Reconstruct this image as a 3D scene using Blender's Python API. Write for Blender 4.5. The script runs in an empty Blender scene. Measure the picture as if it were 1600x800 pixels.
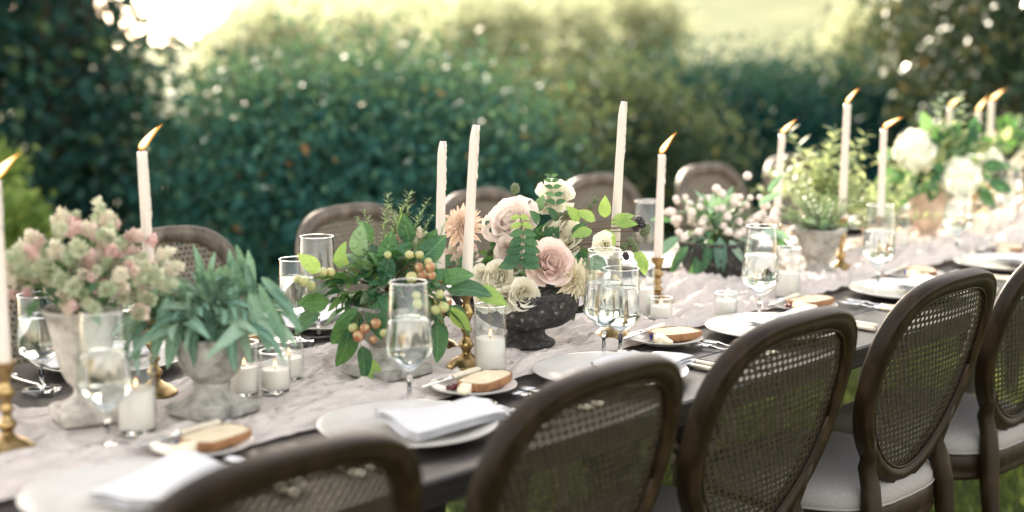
import bpy, math, random
import numpy as np
from mathutils import Vector, Matrix, noise

R = math.radians
rnd = random.Random(11)
nrs = np.random.RandomState(5)
scene = bpy.context.scene
COL = scene.collection

# ---------------------------------------------------------------- camera, sky, sun, exposure
F_PX = 2300.0
YAW, PITCH = 0.735, 0.148
CAM = Vector((0.0, -1.52, 1.42))
FW = Vector((math.cos(YAW) * math.cos(PITCH), math.sin(YAW) * math.cos(PITCH), -math.sin(PITCH)))
RT = Vector((math.sin(YAW), -math.cos(YAW), 0.0))
UP = RT.cross(FW)
cd = bpy.data.cameras.new('camera')
cd.sensor_width = 36.0
cd.lens = F_PX / 1600 * 36.0
cd.clip_start = 0.05
cd.clip_end = 2000
cd.dof.use_dof = True
cd.dof.focus_distance = 3.08
cd.dof.aperture_fstop = 1.5
cam = bpy.data.objects.new('camera', cd)
COL.objects.link(cam)
cam.location = CAM
cam.rotation_euler = FW.to_track_quat('-Z', 'Y').to_euler()
scene.camera = cam

SUN_AZ, SUN_EL = R(63.5), R(23)
world = bpy.data.worlds.new('World')
scene.world = world
world.use_nodes = True
wn = world.node_tree
sky = wn.nodes.new('ShaderNodeTexSky')
sky.sky_type = 'NISHITA'
sky.sun_disc = False
sky.sun_elevation = SUN_EL
sky.sun_rotation = math.pi / 2 - SUN_AZ
sky.dust_density = 1.0
sky.air_density = 1.3
sky.ozone_density = 0.0
wb = wn.nodes.new('ShaderNodeMix')          # even tint over the whole sky: the film's warm balance
wb.data_type = 'RGBA'
wb.blend_type = 'MULTIPLY'
wb.inputs['Factor'].default_value = 1.0
wb.inputs['B'].default_value = (1.13, 0.99, 0.88, 1.0)
hz = wn.nodes.new('ShaderNodeHueSaturation')  # evenly desaturates the sky for a more neutral colour balance
hz.inputs['Saturation'].default_value = 0.5
wn.links.new(sky.outputs[0], hz.inputs['Color'])
wn.links.new(hz.outputs[0], wb.inputs['A'])
wn.links.new(wb.outputs['Result'], wn.nodes['Background'].inputs[0])
wn.nodes['Background'].inputs[1].default_value = 0.15
sd = bpy.data.lights.new('sun', 'SUN')
sd.energy = 4.4
sd.angle = R(0.6)
sd.color = (1.0, 0.88, 0.70)
sun = bpy.data.objects.new('sun', sd)
COL.objects.link(sun)
SUN_DIR = Vector((math.cos(SUN_AZ) * math.cos(SUN_EL), math.sin(SUN_AZ) * math.cos(SUN_EL), math.sin(SUN_EL)))
sun.rotation_euler = (-SUN_DIR).to_track_quat('-Z', 'Y').to_euler()
sun.location = (6, 14, 9)
vs = scene.view_settings
vs.view_transform = 'Standard'
vs.look = 'None'
vs.exposure = 2.3
vs.gamma = 1.0
cy = scene.cycles
cy.use_denoising = True
cy.max_bounces = 10
cy.diffuse_bounces = 4
cy.glossy_bounces = 4
cy.transmission_bounces = 10
cy.transparent_max_bounces = 24
cy.sample_clamp_indirect = 8.0
cy.blur_glossy = 0.5


def tb(px, py, z=0.76):
    """point of the horizontal plane z that stands at this place of the view"""
    d = FW + RT * ((px - 800) / F_PX) - UP * ((py - 400) / F_PX)
    return CAM + d * ((z - CAM.z) / d.z)


def at(px, py, depth):
    return CAM + (FW + RT * ((px - 800) / F_PX) - UP * ((py - 400) / F_PX)) * depth


def depth_of(p):
    return (Vector(p) - CAM).dot(FW)


# ---------------------------------------------------------------- mesh helpers
class MB:
    def __init__(s):
        s.v, s.f, s.m = [], [], []

    def add(s, vs_, fs_, M=None, mi=0):
        o = len(s.v)
        if M is None:
            s.v.extend(tuple(v) for v in vs_)
        else:
            s.v.extend(tuple(M @ Vector(v)) for v in vs_)
        for f in fs_:
            s.f.append(tuple(i + o for i in f))
            s.m.append(mi)
        return s

    def lathe(s, prof, seg=24, M=None, mi=0, ripple=None):
        vv, ff, rows = [], [], []
        for r, z in prof:
            if r < 1e-6:
                rows.append([len(vv)])
                vv.append((0, 0, z))
            else:
                row = []
                for k in range(seg):
                    a = 2 * math.pi * k / seg
                    rr = r * (1 + (ripple(a, z) if ripple else 0))
                    row.append(len(vv))
                    vv.append((rr * math.cos(a), rr * math.sin(a), z))
                rows.append(row)
        for a, b in zip(rows[:-1], rows[1:]):
            for k in range(seg):
                k2 = (k + 1) % seg
                if len(a) == 1 and len(b) == 1:
                    continue
                if len(a) == 1:
                    ff.append((a[0], b[k2], b[k]))
                elif len(b) == 1:
                    ff.append((a[k], a[k2], b[0]))
                else:
                    ff.append((a[k], a[k2], b[k2], b[k]))
        return s.add(vv, ff, M, mi)

    def tube(s, pts, rad, seg=6, M=None, mi=0):
        pts = [Vector(p) for p in pts]
        n = len(pts)
        if not hasattr(rad, '__len__'):
            rad = [rad] * n
        vv, ff = [], []
        ref = Vector((0.31, 0.17, 0.93))
        for i, p in enumerate(pts):
            t = (pts[min(i + 1, n - 1)] - pts[max(i - 1, 0)])
            if t.length < 1e-9:
                t = Vector((0, 0, 1))
            t.normalize()
            if abs(t.dot(ref)) > 0.95:
                ref = Vector((0.9, 0.3, 0.1))
            x = t.cross(ref).normalized()
            y = t.cross(x)
            for k in range(seg):
                a = 2 * math.pi * k / seg
                vv.append(p + (x * math.cos(a) + y * math.sin(a)) * rad[i])
        for i in range(n - 1):
            for k in range(seg):
                k2 = (k + 1) % seg
                ff.append((i * seg + k, (i + 1) * seg + k, (i + 1) * seg + k2, i * seg + k2))
        ff.append(tuple(range(seg)))
        ff.append(tuple((n - 1) * seg + k for k in reversed(range(seg))))
        return s.add(vv, ff, M, mi)

    def box(s, c, d, M=None, mi=0, bev=0.0):
        cx, cy_, cz = c
        hx, hy, hz = d[0] / 2, d[1] / 2, d[2] / 2
        if bev <= 0:
            vv = [(cx + i * hx, cy_ + j * hy, cz + k * hz) for k in (-1, 1) for j in (-1, 1) for i in (-1, 1)]
            ff = [(0, 2, 3, 1), (4, 5, 7, 6), (0, 1, 5, 4), (2, 6, 7, 3), (0, 4, 6, 2), (1, 3, 7, 5)]
            return s.add(vv, ff, M, mi)
        b = bev
        ring = lambda ex, ey, z: [(cx - hx + b + ex, cy_ - hy + ex * 0 - ey + b * 0, z)]
        def loop(inset, z):
            x0, x1, y0, y1 = cx - hx + inset, cx + hx - inset, cy_ - hy + inset, cy_ + hy - inset
            return [(x0 + b, y0, z), (x1 - b, y0, z), (x1, y0 + b, z), (x1, y1 - b, z),
                    (x1 - b, y1, z), (x0 + b, y1, z), (x0, y1 - b, z), (x0, y0 + b, z)]
        vv = loop(b, cz - hz) + loop(0, cz - hz + b) + loop(0, cz + hz - b) + loop(b, cz + hz)
        ff = [tuple(reversed(range(8))), tuple(range(24, 32))]
        for r in range(3):
            for k in range(8):
                k2 = (k + 1) % 8
                ff.append((r * 8 + k, r * 8 + k2, r * 8 + 8 + k2, r * 8 + 8 + k))
        return s.add(vv, ff, M, mi)

    def ball(s, c, r, u=10, v=6, M=None, mi=0, sz=1.0):
        prof = [(0 if i in (0, v) else r * math.sin(math.pi * i / v), -r * sz * math.cos(math.pi * i / v)) for i in range(v + 1)]
        T = Matrix.Translation(Vector(c))
        return s.lathe(prof, u, T if M is None else M @ T, mi)

    def mesh(s, name, mats, smooth=True):
        me = bpy.data.meshes.new(name)
        me.from_pydata(s.v, [], s.f)
        for m in (mats if isinstance(mats, (list, tuple)) else [mats]):
            me.materials.append(m)
        if any(s.m):
            me.polygons.foreach_set('material_index', s.m)
        if smooth:
            me.polygons.foreach_set('use_smooth', [True] * len(s.f))
        me.update()
        return me


def put(me, name, parent=None, M=None):
    o = bpy.data.objects.new(name, me)
    COL.objects.link(o)
    if parent is not None:
        o.parent = parent
    if M is not None:
        o.matrix_local = M
    return o


def tag(o, label=None, cat=None, group=None, kind=None):
    if label:
        o['label'] = label
    if cat:
        o['category'] = cat
    if group:
        o['group'] = group
    if kind:
        o['kind'] = kind
    return o


def thing(name, label, cat, loc=(0, 0, 0), rz=0.0, group=None):
    o = bpy.data.objects.new(name, None)
    o.empty_display_size = 0.05
    COL.objects.link(o)
    o.location = loc
    o.rotation_euler = (0, 0, rz)
    return tag(o, label, cat, group)


def T(x, y=None, z=None):
    return Matrix.Translation(Vector(x) if y is None else Vector((x, y, z)))


def RZ(a):
    return Matrix.Rotation(a, 4, 'Z')


def RX(a):
    return Matrix.Rotation(a, 4, 'X')


def RY(a):
    return Matrix.Rotation(a, 4, 'Y')


def S(x, y=None, z=None):
    if y is None:
        y = z = x
    return Matrix.Diagonal((x, y, z, 1))


def orient(d, up=(0, 0, 1)):
    """local Y points along d, local Z near up"""
    y = Vector(d).normalized()
    u = Vector(up)
    if abs(u.normalized().dot(y)) > 0.97:
        u = Vector((0.6, 0.5, 0.2))
    x = y.cross(u).normalized()
    z = x.cross(y)
    return Matrix(((x.x, y.x, z.x, 0), (x.y, y.y, z.y, 0), (x.z, y.z, z.z, 0), (0, 0, 0, 1)))


def axis_z(d):
    """local Z along d"""
    return Vector(d).normalized().to_track_quat('Z', 'Y').to_matrix().to_4x4()


def big_mesh(name, V, Fq, mat, smooth=False):
    """numpy verts (n,3) and quads or tris (m,k)"""
    me = bpy.data.meshes.new(name)
    n, k = len(Fq), Fq.shape[1]
    me.vertices.add(len(V))
    me.vertices.foreach_set('co', np.ascontiguousarray(V, dtype=np.float32).ravel())
    me.loops.add(n * k)
    me.loops.foreach_set('vertex_index', np.ascontiguousarray(Fq, dtype=np.int32).ravel())
    me.polygons.add(n)
    me.polygons.foreach_set('loop_start', np.arange(0, n * k, k, dtype=np.int32))
    me.polygons.foreach_set('loop_total', np.full(n, k, dtype=np.int32))
    if smooth:
        me.polygons.foreach_set('use_smooth', np.ones(n, dtype=bool))
    me.materials.append(mat)
    me.update(calc_edges=True)
    me.validate()
    return me


# ---------------------------------------------------------------- materials
def new_mat(name):
    m = bpy.data.materials.new(name)
    m.use_nodes = True
    nt = m.node_tree
    return m, nt, nt.nodes['Principled BSDF'], nt.nodes['Material Output']


def nd(nt, typ, **kw):
    n = nt.nodes.new(typ)
    for k, v in kw.items():
        if k.startswith('i_'):
            n.inputs[k[2:].replace('_', ' ')].default_value = v
        else:
            setattr(n, k, v)
    return n


def rgba(c):
    return (c[0], c[1], c[2], 1.0)


def coords(nt, scale=(1, 1, 1), kind='Object'):
    tc = nd(nt, 'ShaderNodeTexCoord')
    mp = nd(nt, 'ShaderNodeMapping')
    mp.inputs['Scale'].default_value = scale
    nt.links.new(tc.outputs[kind], mp.inputs[0])
    return mp.outputs[0]


def ramp(nt, fac, stops):
    r = nd(nt, 'ShaderNodeValToRGB')
    e = r.color_ramp.elements
    while len(e) < len(stops):
        e.new(0.5)
    for el, (p, c) in zip(e, stops):
        el.position = p
        el.color = rgba(c)
    nt.links.new(fac, r.inputs[0])
    return r.outputs[0]


def bump(nt, bsdf, height, strength=0.3, dist=0.002):
    b = nd(nt, 'ShaderNodeBump')
    b.inputs['Strength'].default_value = strength
    b.inputs['Distance'].default_value = dist
    nt.links.new(height, b.inputs['Height'])
    nt.links.new(b.outputs[0], bsdf.inputs['Normal'])


def mat_noise(name, stops, scale=(20, 20, 20), detail=5, rough=0.6, bstr=0.3, bdist=0.002, metallic=0, spec=0.5, kind='Object', nscale=1.0):
    m, nt, b, out = new_mat(name)
    n = nd(nt, 'ShaderNodeTexNoise')
    n.inputs['Scale'].default_value = nscale
    n.inputs['Detail'].default_value = detail
    n.inputs['Roughness'].default_value = 0.62
    nt.links.new(coords(nt, scale, kind), n.inputs['Vector'])
    nt.links.new(ramp(nt, n.outputs['Fac'], stops), b.inputs['Base Color'])
    b.inputs['Roughness'].default_value = rough
    b.inputs['Metallic'].default_value = metallic
    b.inputs['Specular IOR Level'].default_value = spec
    if bstr:
        bump(nt, b, n.outputs['Fac'], bstr, bdist)
    return m


def rand_value(nt, objw=1.0, islw=1.0):
    oi = nd(nt, 'ShaderNodeObjectInfo')
    ge = nd(nt, 'ShaderNodeNewGeometry')
    a = nd(nt, 'ShaderNodeMath', operation='ADD')
    f = nd(nt, 'ShaderNodeMath', operation='FRACT')
    k1 = nd(nt, 'ShaderNodeMath', operation='MULTIPLY')
    k1.inputs[1].default_value = objw
    k2 = nd(nt, 'ShaderNodeMath', operation='MULTIPLY')
    k2.inputs[1].default_value = islw
    nt.links.new(oi.outputs['Random'], k1.inputs[0])
    nt.links.new(ge.outputs['Random Per Island'], k2.inputs[0])
    nt.links.new(k1.outputs[0], a.inputs[0])
    nt.links.new(k2.outputs[0], a.inputs[1])
    nt.links.new(a.outputs[0], f.inputs[0])
    return f.outputs[0]


def mat_leaf(name, stops, trans=0.3, tcol=(0.25, 0.4, 0.05), rough=0.45, vein=False, spec=0.4, bstr=0.15, objw=1.0, islw=1.0):
    m, nt, b, out = new_mat(name)
    col = ramp(nt, rand_value(nt, objw, islw), stops)
    n = nd(nt, 'ShaderNodeTexNoise')
    n.inputs['Scale'].default_value = 9 if vein else 40
    n.inputs['Detail'].default_value = 3
    nt.links.new(coords(nt), n.inputs['Vector'])
    mx = nd(nt, 'ShaderNodeMix', data_type='RGBA', blend_type='MULTIPLY')
    mx.inputs['Factor'].default_value = 0.5
    nt.links.new(col, mx.inputs['A'])
    nt.links.new(ramp(nt, n.outputs['Fac'], [(0.3, (0.6, 0.6, 0.6)), (0.7, (1.15, 1.15, 1.1))]), mx.inputs['B'])
    colour = mx.outputs['Result']
    if vein:
        # midrib and side veins of a leaf one unit long, drawn along local Y
        sp = nd(nt, 'ShaderNodeSeparateXYZ')
        tc = nd(nt, 'ShaderNodeTexCoord')
        nt.links.new(tc.outputs['Object'], sp.inputs[0])
        ax = nd(nt, 'ShaderNodeMath', operation='ABSOLUTE')
        nt.links.new(sp.outputs['X'], ax.inputs[0])
        sl = nd(nt, 'ShaderNodeMath', operation='MULTIPLY_ADD')
        sl.inputs[1].default_value = -1.1
        nt.links.new(ax.outputs[0], sl.inputs[0])
        nt.links.new(sp.outputs['Y'], sl.inputs[2])
        sc_ = nd(nt, 'ShaderNodeMath', operation='MULTIPLY')
        sc_.inputs[1].default_value = 62.0
        nt.links.new(sl.outputs[0], sc_.inputs[0])
        sn = nd(nt, 'ShaderNodeMath', operation='SINE')
        nt.links.new(sc_.outputs[0], sn.inputs[0])
        side = nd(nt, 'ShaderNodeMapRange')
        side.inputs['From Min'].default_value = 0.72
        side.inputs['From Max'].default_value = 1.0
        side.inputs['To Max'].default_value = 0.35
        nt.links.new(sn.outputs[0], side.inputs['Value'])
        mid = nd(nt, 'ShaderNodeMapRange')
        mid.inputs['From Min'].default_value = 0.004
        mid.inputs['From Max'].default_value = 0.022
        mid.inputs['To Min'].default_value = 0.6
        mid.inputs['To Max'].default_value = 0.0
        nt.links.new(ax.outputs[0], mid.inputs['Value'])
        mxv = nd(nt, 'ShaderNodeMath', operation='MAXIMUM')
        nt.links.new(side.outputs[0], mxv.inputs[0])
        nt.links.new(mid.outputs[0], mxv.inputs[1])
        vm = nd(nt, 'ShaderNodeMix', data_type='RGBA')
        vm.inputs['B'].default_value = rgba(tuple(min(1, c_ * 1.6 + .03) for c_ in stops[-2][1]))
        nt.links.new(mxv.outputs[0], vm.inputs['Factor'])
        nt.links.new(colour, vm.inputs['A'])
        colour = vm.outputs['Result']
    nt.links.new(colour, b.inputs['Base Color'])
    b.inputs['Roughness'].default_value = rough
    b.inputs['Specular IOR Level'].default_value = spec
    if bstr:
        bump(nt, b, n.outputs['Fac'], bstr * (3 if vein else 1), 0.03 if vein else 0.002)
    if trans > 0:
        t = nd(nt, 'ShaderNodeBsdfTranslucent')
        t.inputs['Color'].default_value = rgba(tcol)
        ms = nd(nt, 'ShaderNodeMixShader')
        ms.inputs[0].default_value = trans
        nt.links.new(b.outputs[0], ms.inputs[1])
        nt.links.new(t.outputs[0], ms.inputs[2])
        nt.links.new(ms.outputs[0], out.inputs['Surface'])
    return m


def mat_plain(name, col, rough=0.5, metallic=0.0, spec=0.5, sss=0.0, trans=0.0, tcol=None, var=0.12, vscale=30):
    """one colour with faint mottling"""
    m, nt, b, out = new_mat(name)
    n = nd(nt, 'ShaderNodeTexNoise')
    n.inputs['Scale'].default_value = vscale
    n.inputs['Detail'].default_value = 4
    nt.links.new(coords(nt), n.inputs['Vector'])
    lo = tuple(c * (1 - var) for c in col)
    hi = tuple(min(1, c * (1 + var)) for c in col)
    nt.links.new(ramp(nt, n.outputs['Fac'], [(0.3, lo), (0.7, hi)]), b.inputs['Base Color'])
    b.inputs['Roughness'].default_value = rough
    b.inputs['Metallic'].default_value = metallic
    b.inputs['Specular IOR Level'].default_value = spec
    if sss:
        b.inputs['Subsurface Weight'].default_value = sss
        b.inputs['Subsurface Radius'].default_value = (0.02, 0.012, 0.008)
        b.inputs['Subsurface Scale'].default_value = 0.5
    if trans:
        t = nd(nt, 'ShaderNodeBsdfTranslucent')
        t.inputs['Color'].default_value = rgba(tcol or col)
        ms = nd(nt, 'ShaderNodeMixShader')
        ms.inputs[0].default_value = trans
        nt.links.new(b.outputs[0], ms.inputs[1])
        nt.links.new(t.outputs[0], ms.inputs[2])
        nt.links.new(ms.outputs[0], out.inputs['Surface'])
    return m


def mat_wood(name, stops, scale, rough=0.45, bstr=0.35, spec=0.5):
    m, nt, b, out = new_mat(name)
    b.inputs['Specular IOR Level'].default_value = spec
    v = coords(nt, scale)
    n = nd(nt, 'ShaderNodeTexNoise')
    n.inputs['Scale'].default_value = 1.0
    n.inputs['Detail'].default_value = 7
    n.inputs['Roughness'].default_value = 0.65
    n.inputs['Distortion'].default_value = 0.4
    nt.links.new(v, n.inputs['Vector'])
    col = ramp(nt, n.outputs['Fac'], stops)
    n2 = nd(nt, 'ShaderNodeTexNoise')
    n2.inputs['Scale'].default_value = 5.0
    n2.inputs['Detail'].default_value = 3
    nt.links.new(coords(nt), n2.inputs['Vector'])
    mx = nd(nt, 'ShaderNodeMix', data_type='RGBA', blend_type='MULTIPLY')
    mx.inputs['Factor'].default_value = 0.6
    nt.links.new(col, mx.inputs['A'])
    nt.links.new(ramp(nt, n2.outputs['Fac'], [(0.3, (0.65, 0.65, 0.65)), (0.7, (1.2, 1.15, 1.1))]), mx.inputs['B'])
    nt.links.new(mx.outputs['Result'], b.inputs['Base Color'])
    rr = nd(nt, 'ShaderNodeMapRange')
    rr.inputs['To Min'].default_value = rough - 0.12
    rr.inputs['To Max'].default_value = rough + 0.15
    nt.links.new(n.outputs['Fac'], rr.inputs['Value'])
    nt.links.new(rr.outputs[0], b.inputs['Roughness'])
    bump(nt, b, n.outputs['Fac'], bstr, 0.0015)
    return m


def mat_thin_glass(name):
    m, nt, b, out = new_mat(name)
    nt.nodes.remove(b)
    tr = nd(nt, 'ShaderNodeBsdfTransparent')
    tr.inputs[0].default_value = (0.97, 0.985, 0.98, 1)
    gl = nd(nt, 'ShaderNodeBsdfGlossy')
    gl.inputs['Roughness'].default_value = 0.02
    lw = nd(nt, 'ShaderNodeLayerWeight')          # reflectance rises towards grazing angles, alike on both faces
    lw.inputs['Blend'].default_value = 0.5
    pw_ = nd(nt, 'ShaderNodeMath', operation='POWER')
    pw_.inputs[1].default_value = 4.0
    nt.links.new(lw.outputs['Facing'], pw_.inputs[0])
    fr = nd(nt, 'ShaderNodeMapRange')
    fr.inputs['To Min'].default_value = 0.04
    fr.inputs['To Max'].default_value = 0.85
    nt.links.new(pw_.outputs[0], fr.inputs['Value'])
    ms = nd(nt, 'ShaderNodeMixShader')
    nt.links.new(fr.outputs[0], ms.inputs[0])
    nt.links.new(tr.outputs[0], ms.inputs[1])
    nt.links.new(gl.outputs[0], ms.inputs[2])
    nt.links.new(ms.outputs[0], out.inputs['Surface'])
    return m


def mat_refract(name, ior, tint=(1, 1, 1)):
    m, nt, b, out = new_mat(name)
    b.inputs['Transmission Weight'].default_value = 1.0
    b.inputs['Roughness'].default_value = 0.0
    b.inputs['IOR'].default_value = ior
    b.inputs['Base Color'].default_value = rgba(tint)
    return m


def mat_emit(name, stops, strength, zscale, clear=0.0):
    m, nt, b, out = new_mat(name)
    nt.nodes.remove(b)
    e = nd(nt, 'ShaderNodeEmission')
    e.inputs['Strength'].default_value = strength
    tc = nd(nt, 'ShaderNodeTexCoord')
    sp = nd(nt, 'ShaderNodeSeparateXYZ')
    nt.links.new(tc.outputs['Generated'], sp.inputs[0])
    nt.links.new(ramp(nt, sp.outputs['Z'], stops), e.inputs['Color'])
    if clear:
        tr_ = nd(nt, 'ShaderNodeBsdfTransparent')
        mx_ = nd(nt, 'ShaderNodeMixShader')
        mx_.inputs[0].default_value = clear
        nt.links.new(e.outputs[0], mx_.inputs[1])
        nt.links.new(tr_.outputs[0], mx_.inputs[2])
        nt.links.new(mx_.outputs[0], out.inputs['Surface'])
    else:
        nt.links.new(e.outputs[0], out.inputs['Surface'])
    return m


MAT = {}
MAT['table'] = mat_wood('weathered_table_wood', [(0.25, (0.012, 0.011, 0.011)), (0.5, (0.028, 0.025, 0.025)), (0.75, (0.062, 0.056, 0.054))], (2.2, 45, 45), 0.42, 0.5, spec=0.3)
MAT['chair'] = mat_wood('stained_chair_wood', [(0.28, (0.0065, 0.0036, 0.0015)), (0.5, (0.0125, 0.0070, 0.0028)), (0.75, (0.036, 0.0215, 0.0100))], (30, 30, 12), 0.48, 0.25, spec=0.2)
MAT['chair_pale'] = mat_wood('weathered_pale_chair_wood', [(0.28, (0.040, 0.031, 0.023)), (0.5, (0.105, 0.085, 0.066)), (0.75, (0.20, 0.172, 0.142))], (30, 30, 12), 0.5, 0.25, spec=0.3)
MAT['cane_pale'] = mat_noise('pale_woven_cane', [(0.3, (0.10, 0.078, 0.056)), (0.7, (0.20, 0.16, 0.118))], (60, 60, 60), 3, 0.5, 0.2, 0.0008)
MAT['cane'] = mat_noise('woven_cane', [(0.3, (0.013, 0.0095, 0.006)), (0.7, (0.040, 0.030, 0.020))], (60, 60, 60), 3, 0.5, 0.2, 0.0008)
MAT['linen'] = mat_noise('grey_seat_linen', [(0.35, (0.19, 0.18, 0.175)), (0.65, (0.27, 0.26, 0.255))], (500, 500, 500), 2, 0.9, 0.4, 0.0008, spec=0.2)
MAT['napkin'] = mat_noise('white_napkin_linen', [(0.3, (0.51, 0.505, 0.50)), (0.7, (0.61, 0.605, 0.60))], (350, 350, 350), 2, 0.85, 0.25, 0.0006, spec=0.2)
MAT['china'] = mat_plain('cream_glazed_china', (0.56, 0.535, 0.495), 0.22, spec=0.5, var=0.05, vscale=14)
MAT['brass'] = mat_noise('aged_brass', [(0.3, (0.13, 0.085, 0.035)), (0.55, (0.34, 0.235, 0.105)), (0.8, (0.52, 0.39, 0.20))], (45, 45, 45), 5, 0.32, 0.25, 0.001, metallic=1.0)
MAT['steel'] = mat_plain('polished_steel', (0.72, 0.72, 0.72), 0.16, 1.0, var=0.06)
MAT['ivory'] = mat_plain('ivory_handle', (0.70, 0.62, 0.47), 0.35, var=0.1, vscale=60)
MAT['wax'] = mat_plain('ivory_wax', (0.64, 0.57, 0.515), 0.42, spec=0.35, sss=0.25, var=0.03)
MAT['votive_wax'] = mat_plain('white_votive_wax', (0.74, 0.685, 0.64), 0.5, sss=0.3, var=0.03)
MAT['wick'] = mat_plain('charred_wick', (0.015, 0.012, 0.01), 0.9)
MAT['glass'] = mat_thin_glass('clear_thin_glass')
MAT['solid_glass'] = mat_refract('clear_solid_glass', 1.48)
MAT['water'] = mat_refract('drinking_water', 1.33)
MAT['flame'] = mat_emit('candle_flame_veil', [(0.0, (0.9, 0.20, 0.02)), (0.35, (1.0, 0.36, 0.05)), (0.8, (1.0, 0.46, 0.10)), (1.0, (1.0, 0.30, 0.04))], 0.65, 1, 0.68)
MAT['flame_core'] = mat_emit('candle_flame_core', [(0.0, (1.0, 0.42, 0.08)), (0.25, (1.0, 0.72, 0.32)), (0.7, (1.0, 0.80, 0.44)), (1.0, (1.0, 0.50, 0.14))], 1.3, 1)
MAT['bread'] = mat_noise('bread_crumb', [(0.3, (0.66, 0.53, 0.34)), (0.7, (0.80, 0.69, 0.50))], (110, 110, 110), 6, 0.85, 1.0, 0.005)
MAT['crust'] = mat_noise('bread_crust', [(0.3, (0.16, 0.065, 0.022)), (0.7, (0.36, 0.18, 0.07))], (60, 60, 60), 4, 0.65, 0.5, 0.002)
MAT['butter'] = mat_plain('soft_cheese', (0.80, 0.72, 0.52), 0.45, sss=0.2)
MAT['jam'] = mat_plain('dark_jam_berry', (0.10, 0.012, 0.02), 0.3)
MAT['blue'] = mat_plain('blue_petal', (0.05, 0.06, 0.30), 0.6, trans=0.2)
MAT['stone_pale'] = mat_noise('pale_weathered_stone', [(0.30, (0.19, 0.175, 0.155)), (0.5, (0.43, 0.40, 0.36)), (0.72, (0.60, 0.56, 0.50))], (26, 26, 26), 8, 0.88, 0.7, 0.003)
MAT['stone_grey'] = mat_noise('grey_mossy_stone', [(0.30, (0.085, 0.085, 0.075)), (0.46, (0.27, 0.26, 0.235)), (0.72, (0.46, 0.44, 0.41))], (32, 32, 32), 8, 0.9, 0.8, 0.003)
MAT['stone_dark'] = mat_noise('dark_pitted_stone', [(0.30, (0.012, 0.012, 0.013)), (0.52, (0.040, 0.038, 0.036)), (0.60, (0.075, 0.07, 0.066)), (0.70, (0.34, 0.32, 0.29))], (75, 75, 75), 9, 0.85, 1.0, 0.007)
MAT['terracotta'] = mat_noise('chalky_clay', [(0.3, (0.30, 0.21, 0.155)), (0.7, (0.52, 0.42, 0.34))], (22, 22, 22), 7, 0.9, 0.5, 0.003)
MAT['soil'] = mat_noise('potting_soil', [(0.3, (0.018, 0.012, 0.008)), (0.7, (0.06, 0.04, 0.028))], (120, 120, 120), 4, 0.95, 0.8, 0.004)

# foliage of the table
MAT['sage'] = mat_leaf('sage_leaf', [(0.0, (0.075, 0.155, 0.125)), (0.45, (0.15, 0.26, 0.205)), (1.0, (0.32, 0.43, 0.33))], 0.22, (0.30, 0.5, 0.22), 0.9, spec=0.06, vein=True)
MAT['apple_leaf'] = mat_leaf('apple_leaf', [(0.0, (0.012, 0.060, 0.036)), (0.6, (0.028, 0.11, 0.055)), (0.88, (0.09, 0.21, 0.07)), (1.0, (0.26, 0.36, 0.22))], 0.2, (0.2, 0.42, 0.08), 0.35, vein=True)
MAT['lime_leaf'] = mat_leaf('young_lime_leaf', [(0.0, (0.20, 0.36, 0.09)), (1.0, (0.36, 0.50, 0.16))], 0.42, (0.5, 0.68, 0.16), 0.45, vein=True)
MAT['dark_leaf'] = mat_leaf('dark_sprig_leaf', [(0.0, (0.012, 0.065, 0.035)), (0.7, (0.035, 0.12, 0.060)), (1.0, (0.08, 0.19, 0.08))], 0.22, (0.15, 0.35, 0.08), 0.4, vein=True)
MAT['herb'] = mat_leaf('rosemary_needle', [(0.0, (0.045, 0.12, 0.070)), (1.0, (0.17, 0.28, 0.16))], 0.2, (0.3, 0.45, 0.15), 0.5)
MAT['herb_pale'] = mat_leaf('pale_herb_leaf', [(0.0, (0.18, 0.28, 0.15)), (1.0, (0.38, 0.48, 0.27))], 0.35, (0.5, 0.6, 0.25), 0.5)
MAT['sun_leaf'] = mat_leaf('sunlit_mint_leaf', [(0.0, (0.12, 0.20, 0.08)), (1.0, (0.30, 0.36, 0.18))], 0.4, (0.50, 0.56, 0.26), 0.5)
MAT['euc'] = mat_leaf('silver_eucalyptus_leaf', [(0.0, (0.16, 0.25, 0.19)), (1.0, (0.36, 0.44, 0.33))], 0.35, (0.45, 0.55, 0.3), 0.55)
MAT['stem'] = mat_plain('green_stem', (0.10, 0.17, 0.05), 0.6, var=0.25)
MAT['twig'] = mat_plain('brown_twig', (0.10, 0.06, 0.035), 0.8, var=0.3)
MAT['oregano'] = mat_leaf('oregano_bract', [(0.0, (0.26, 0.38, 0.22)), (0.22, (0.44, 0.53, 0.37)), (0.42, (0.70, 0.69, 0.56)), (0.62, (0.80, 0.68, 0.63)), (0.85, (0.70, 0.44, 0.47)), (1.0, (0.38, 0.11, 0.18))], 0.3, (0.74, 0.68, 0.52), 0.6, bstr=0, objw=0.78, islw=0.22)
MAT['rose'] = mat_plain('blush_rose_petal', (0.88, 0.81, 0.76), 0.55, spec=0.25, trans=0.32, tcol=(0.92, 0.78, 0.69), var=0.05)
MAT['rose_deep'] = mat_plain('deep_blush_rose_petal', (0.87, 0.765, 0.72), 0.55, spec=0.25, trans=0.32, tcol=(0.9, 0.66, 0.58), var=0.05)
MAT['white_petal'] = mat_plain('ivory_petal', (0.90, 0.88, 0.80), 0.55, spec=0.25, trans=0.32, tcol=(0.9, 0.84, 0.62), var=0.04)
MAT['peach_petal'] = mat_plain('peach_dahlia_petal', (0.90, 0.78, 0.68), 0.55, spec=0.25, trans=0.32, tcol=(0.9, 0.66, 0.45), var=0.06)
MAT['cream_petal'] = mat_plain('cream_dahlia_petal', (0.90, 0.85, 0.72), 0.55, spec=0.25, trans=0.32, tcol=(0.9, 0.78, 0.5), var=0.05)
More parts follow.
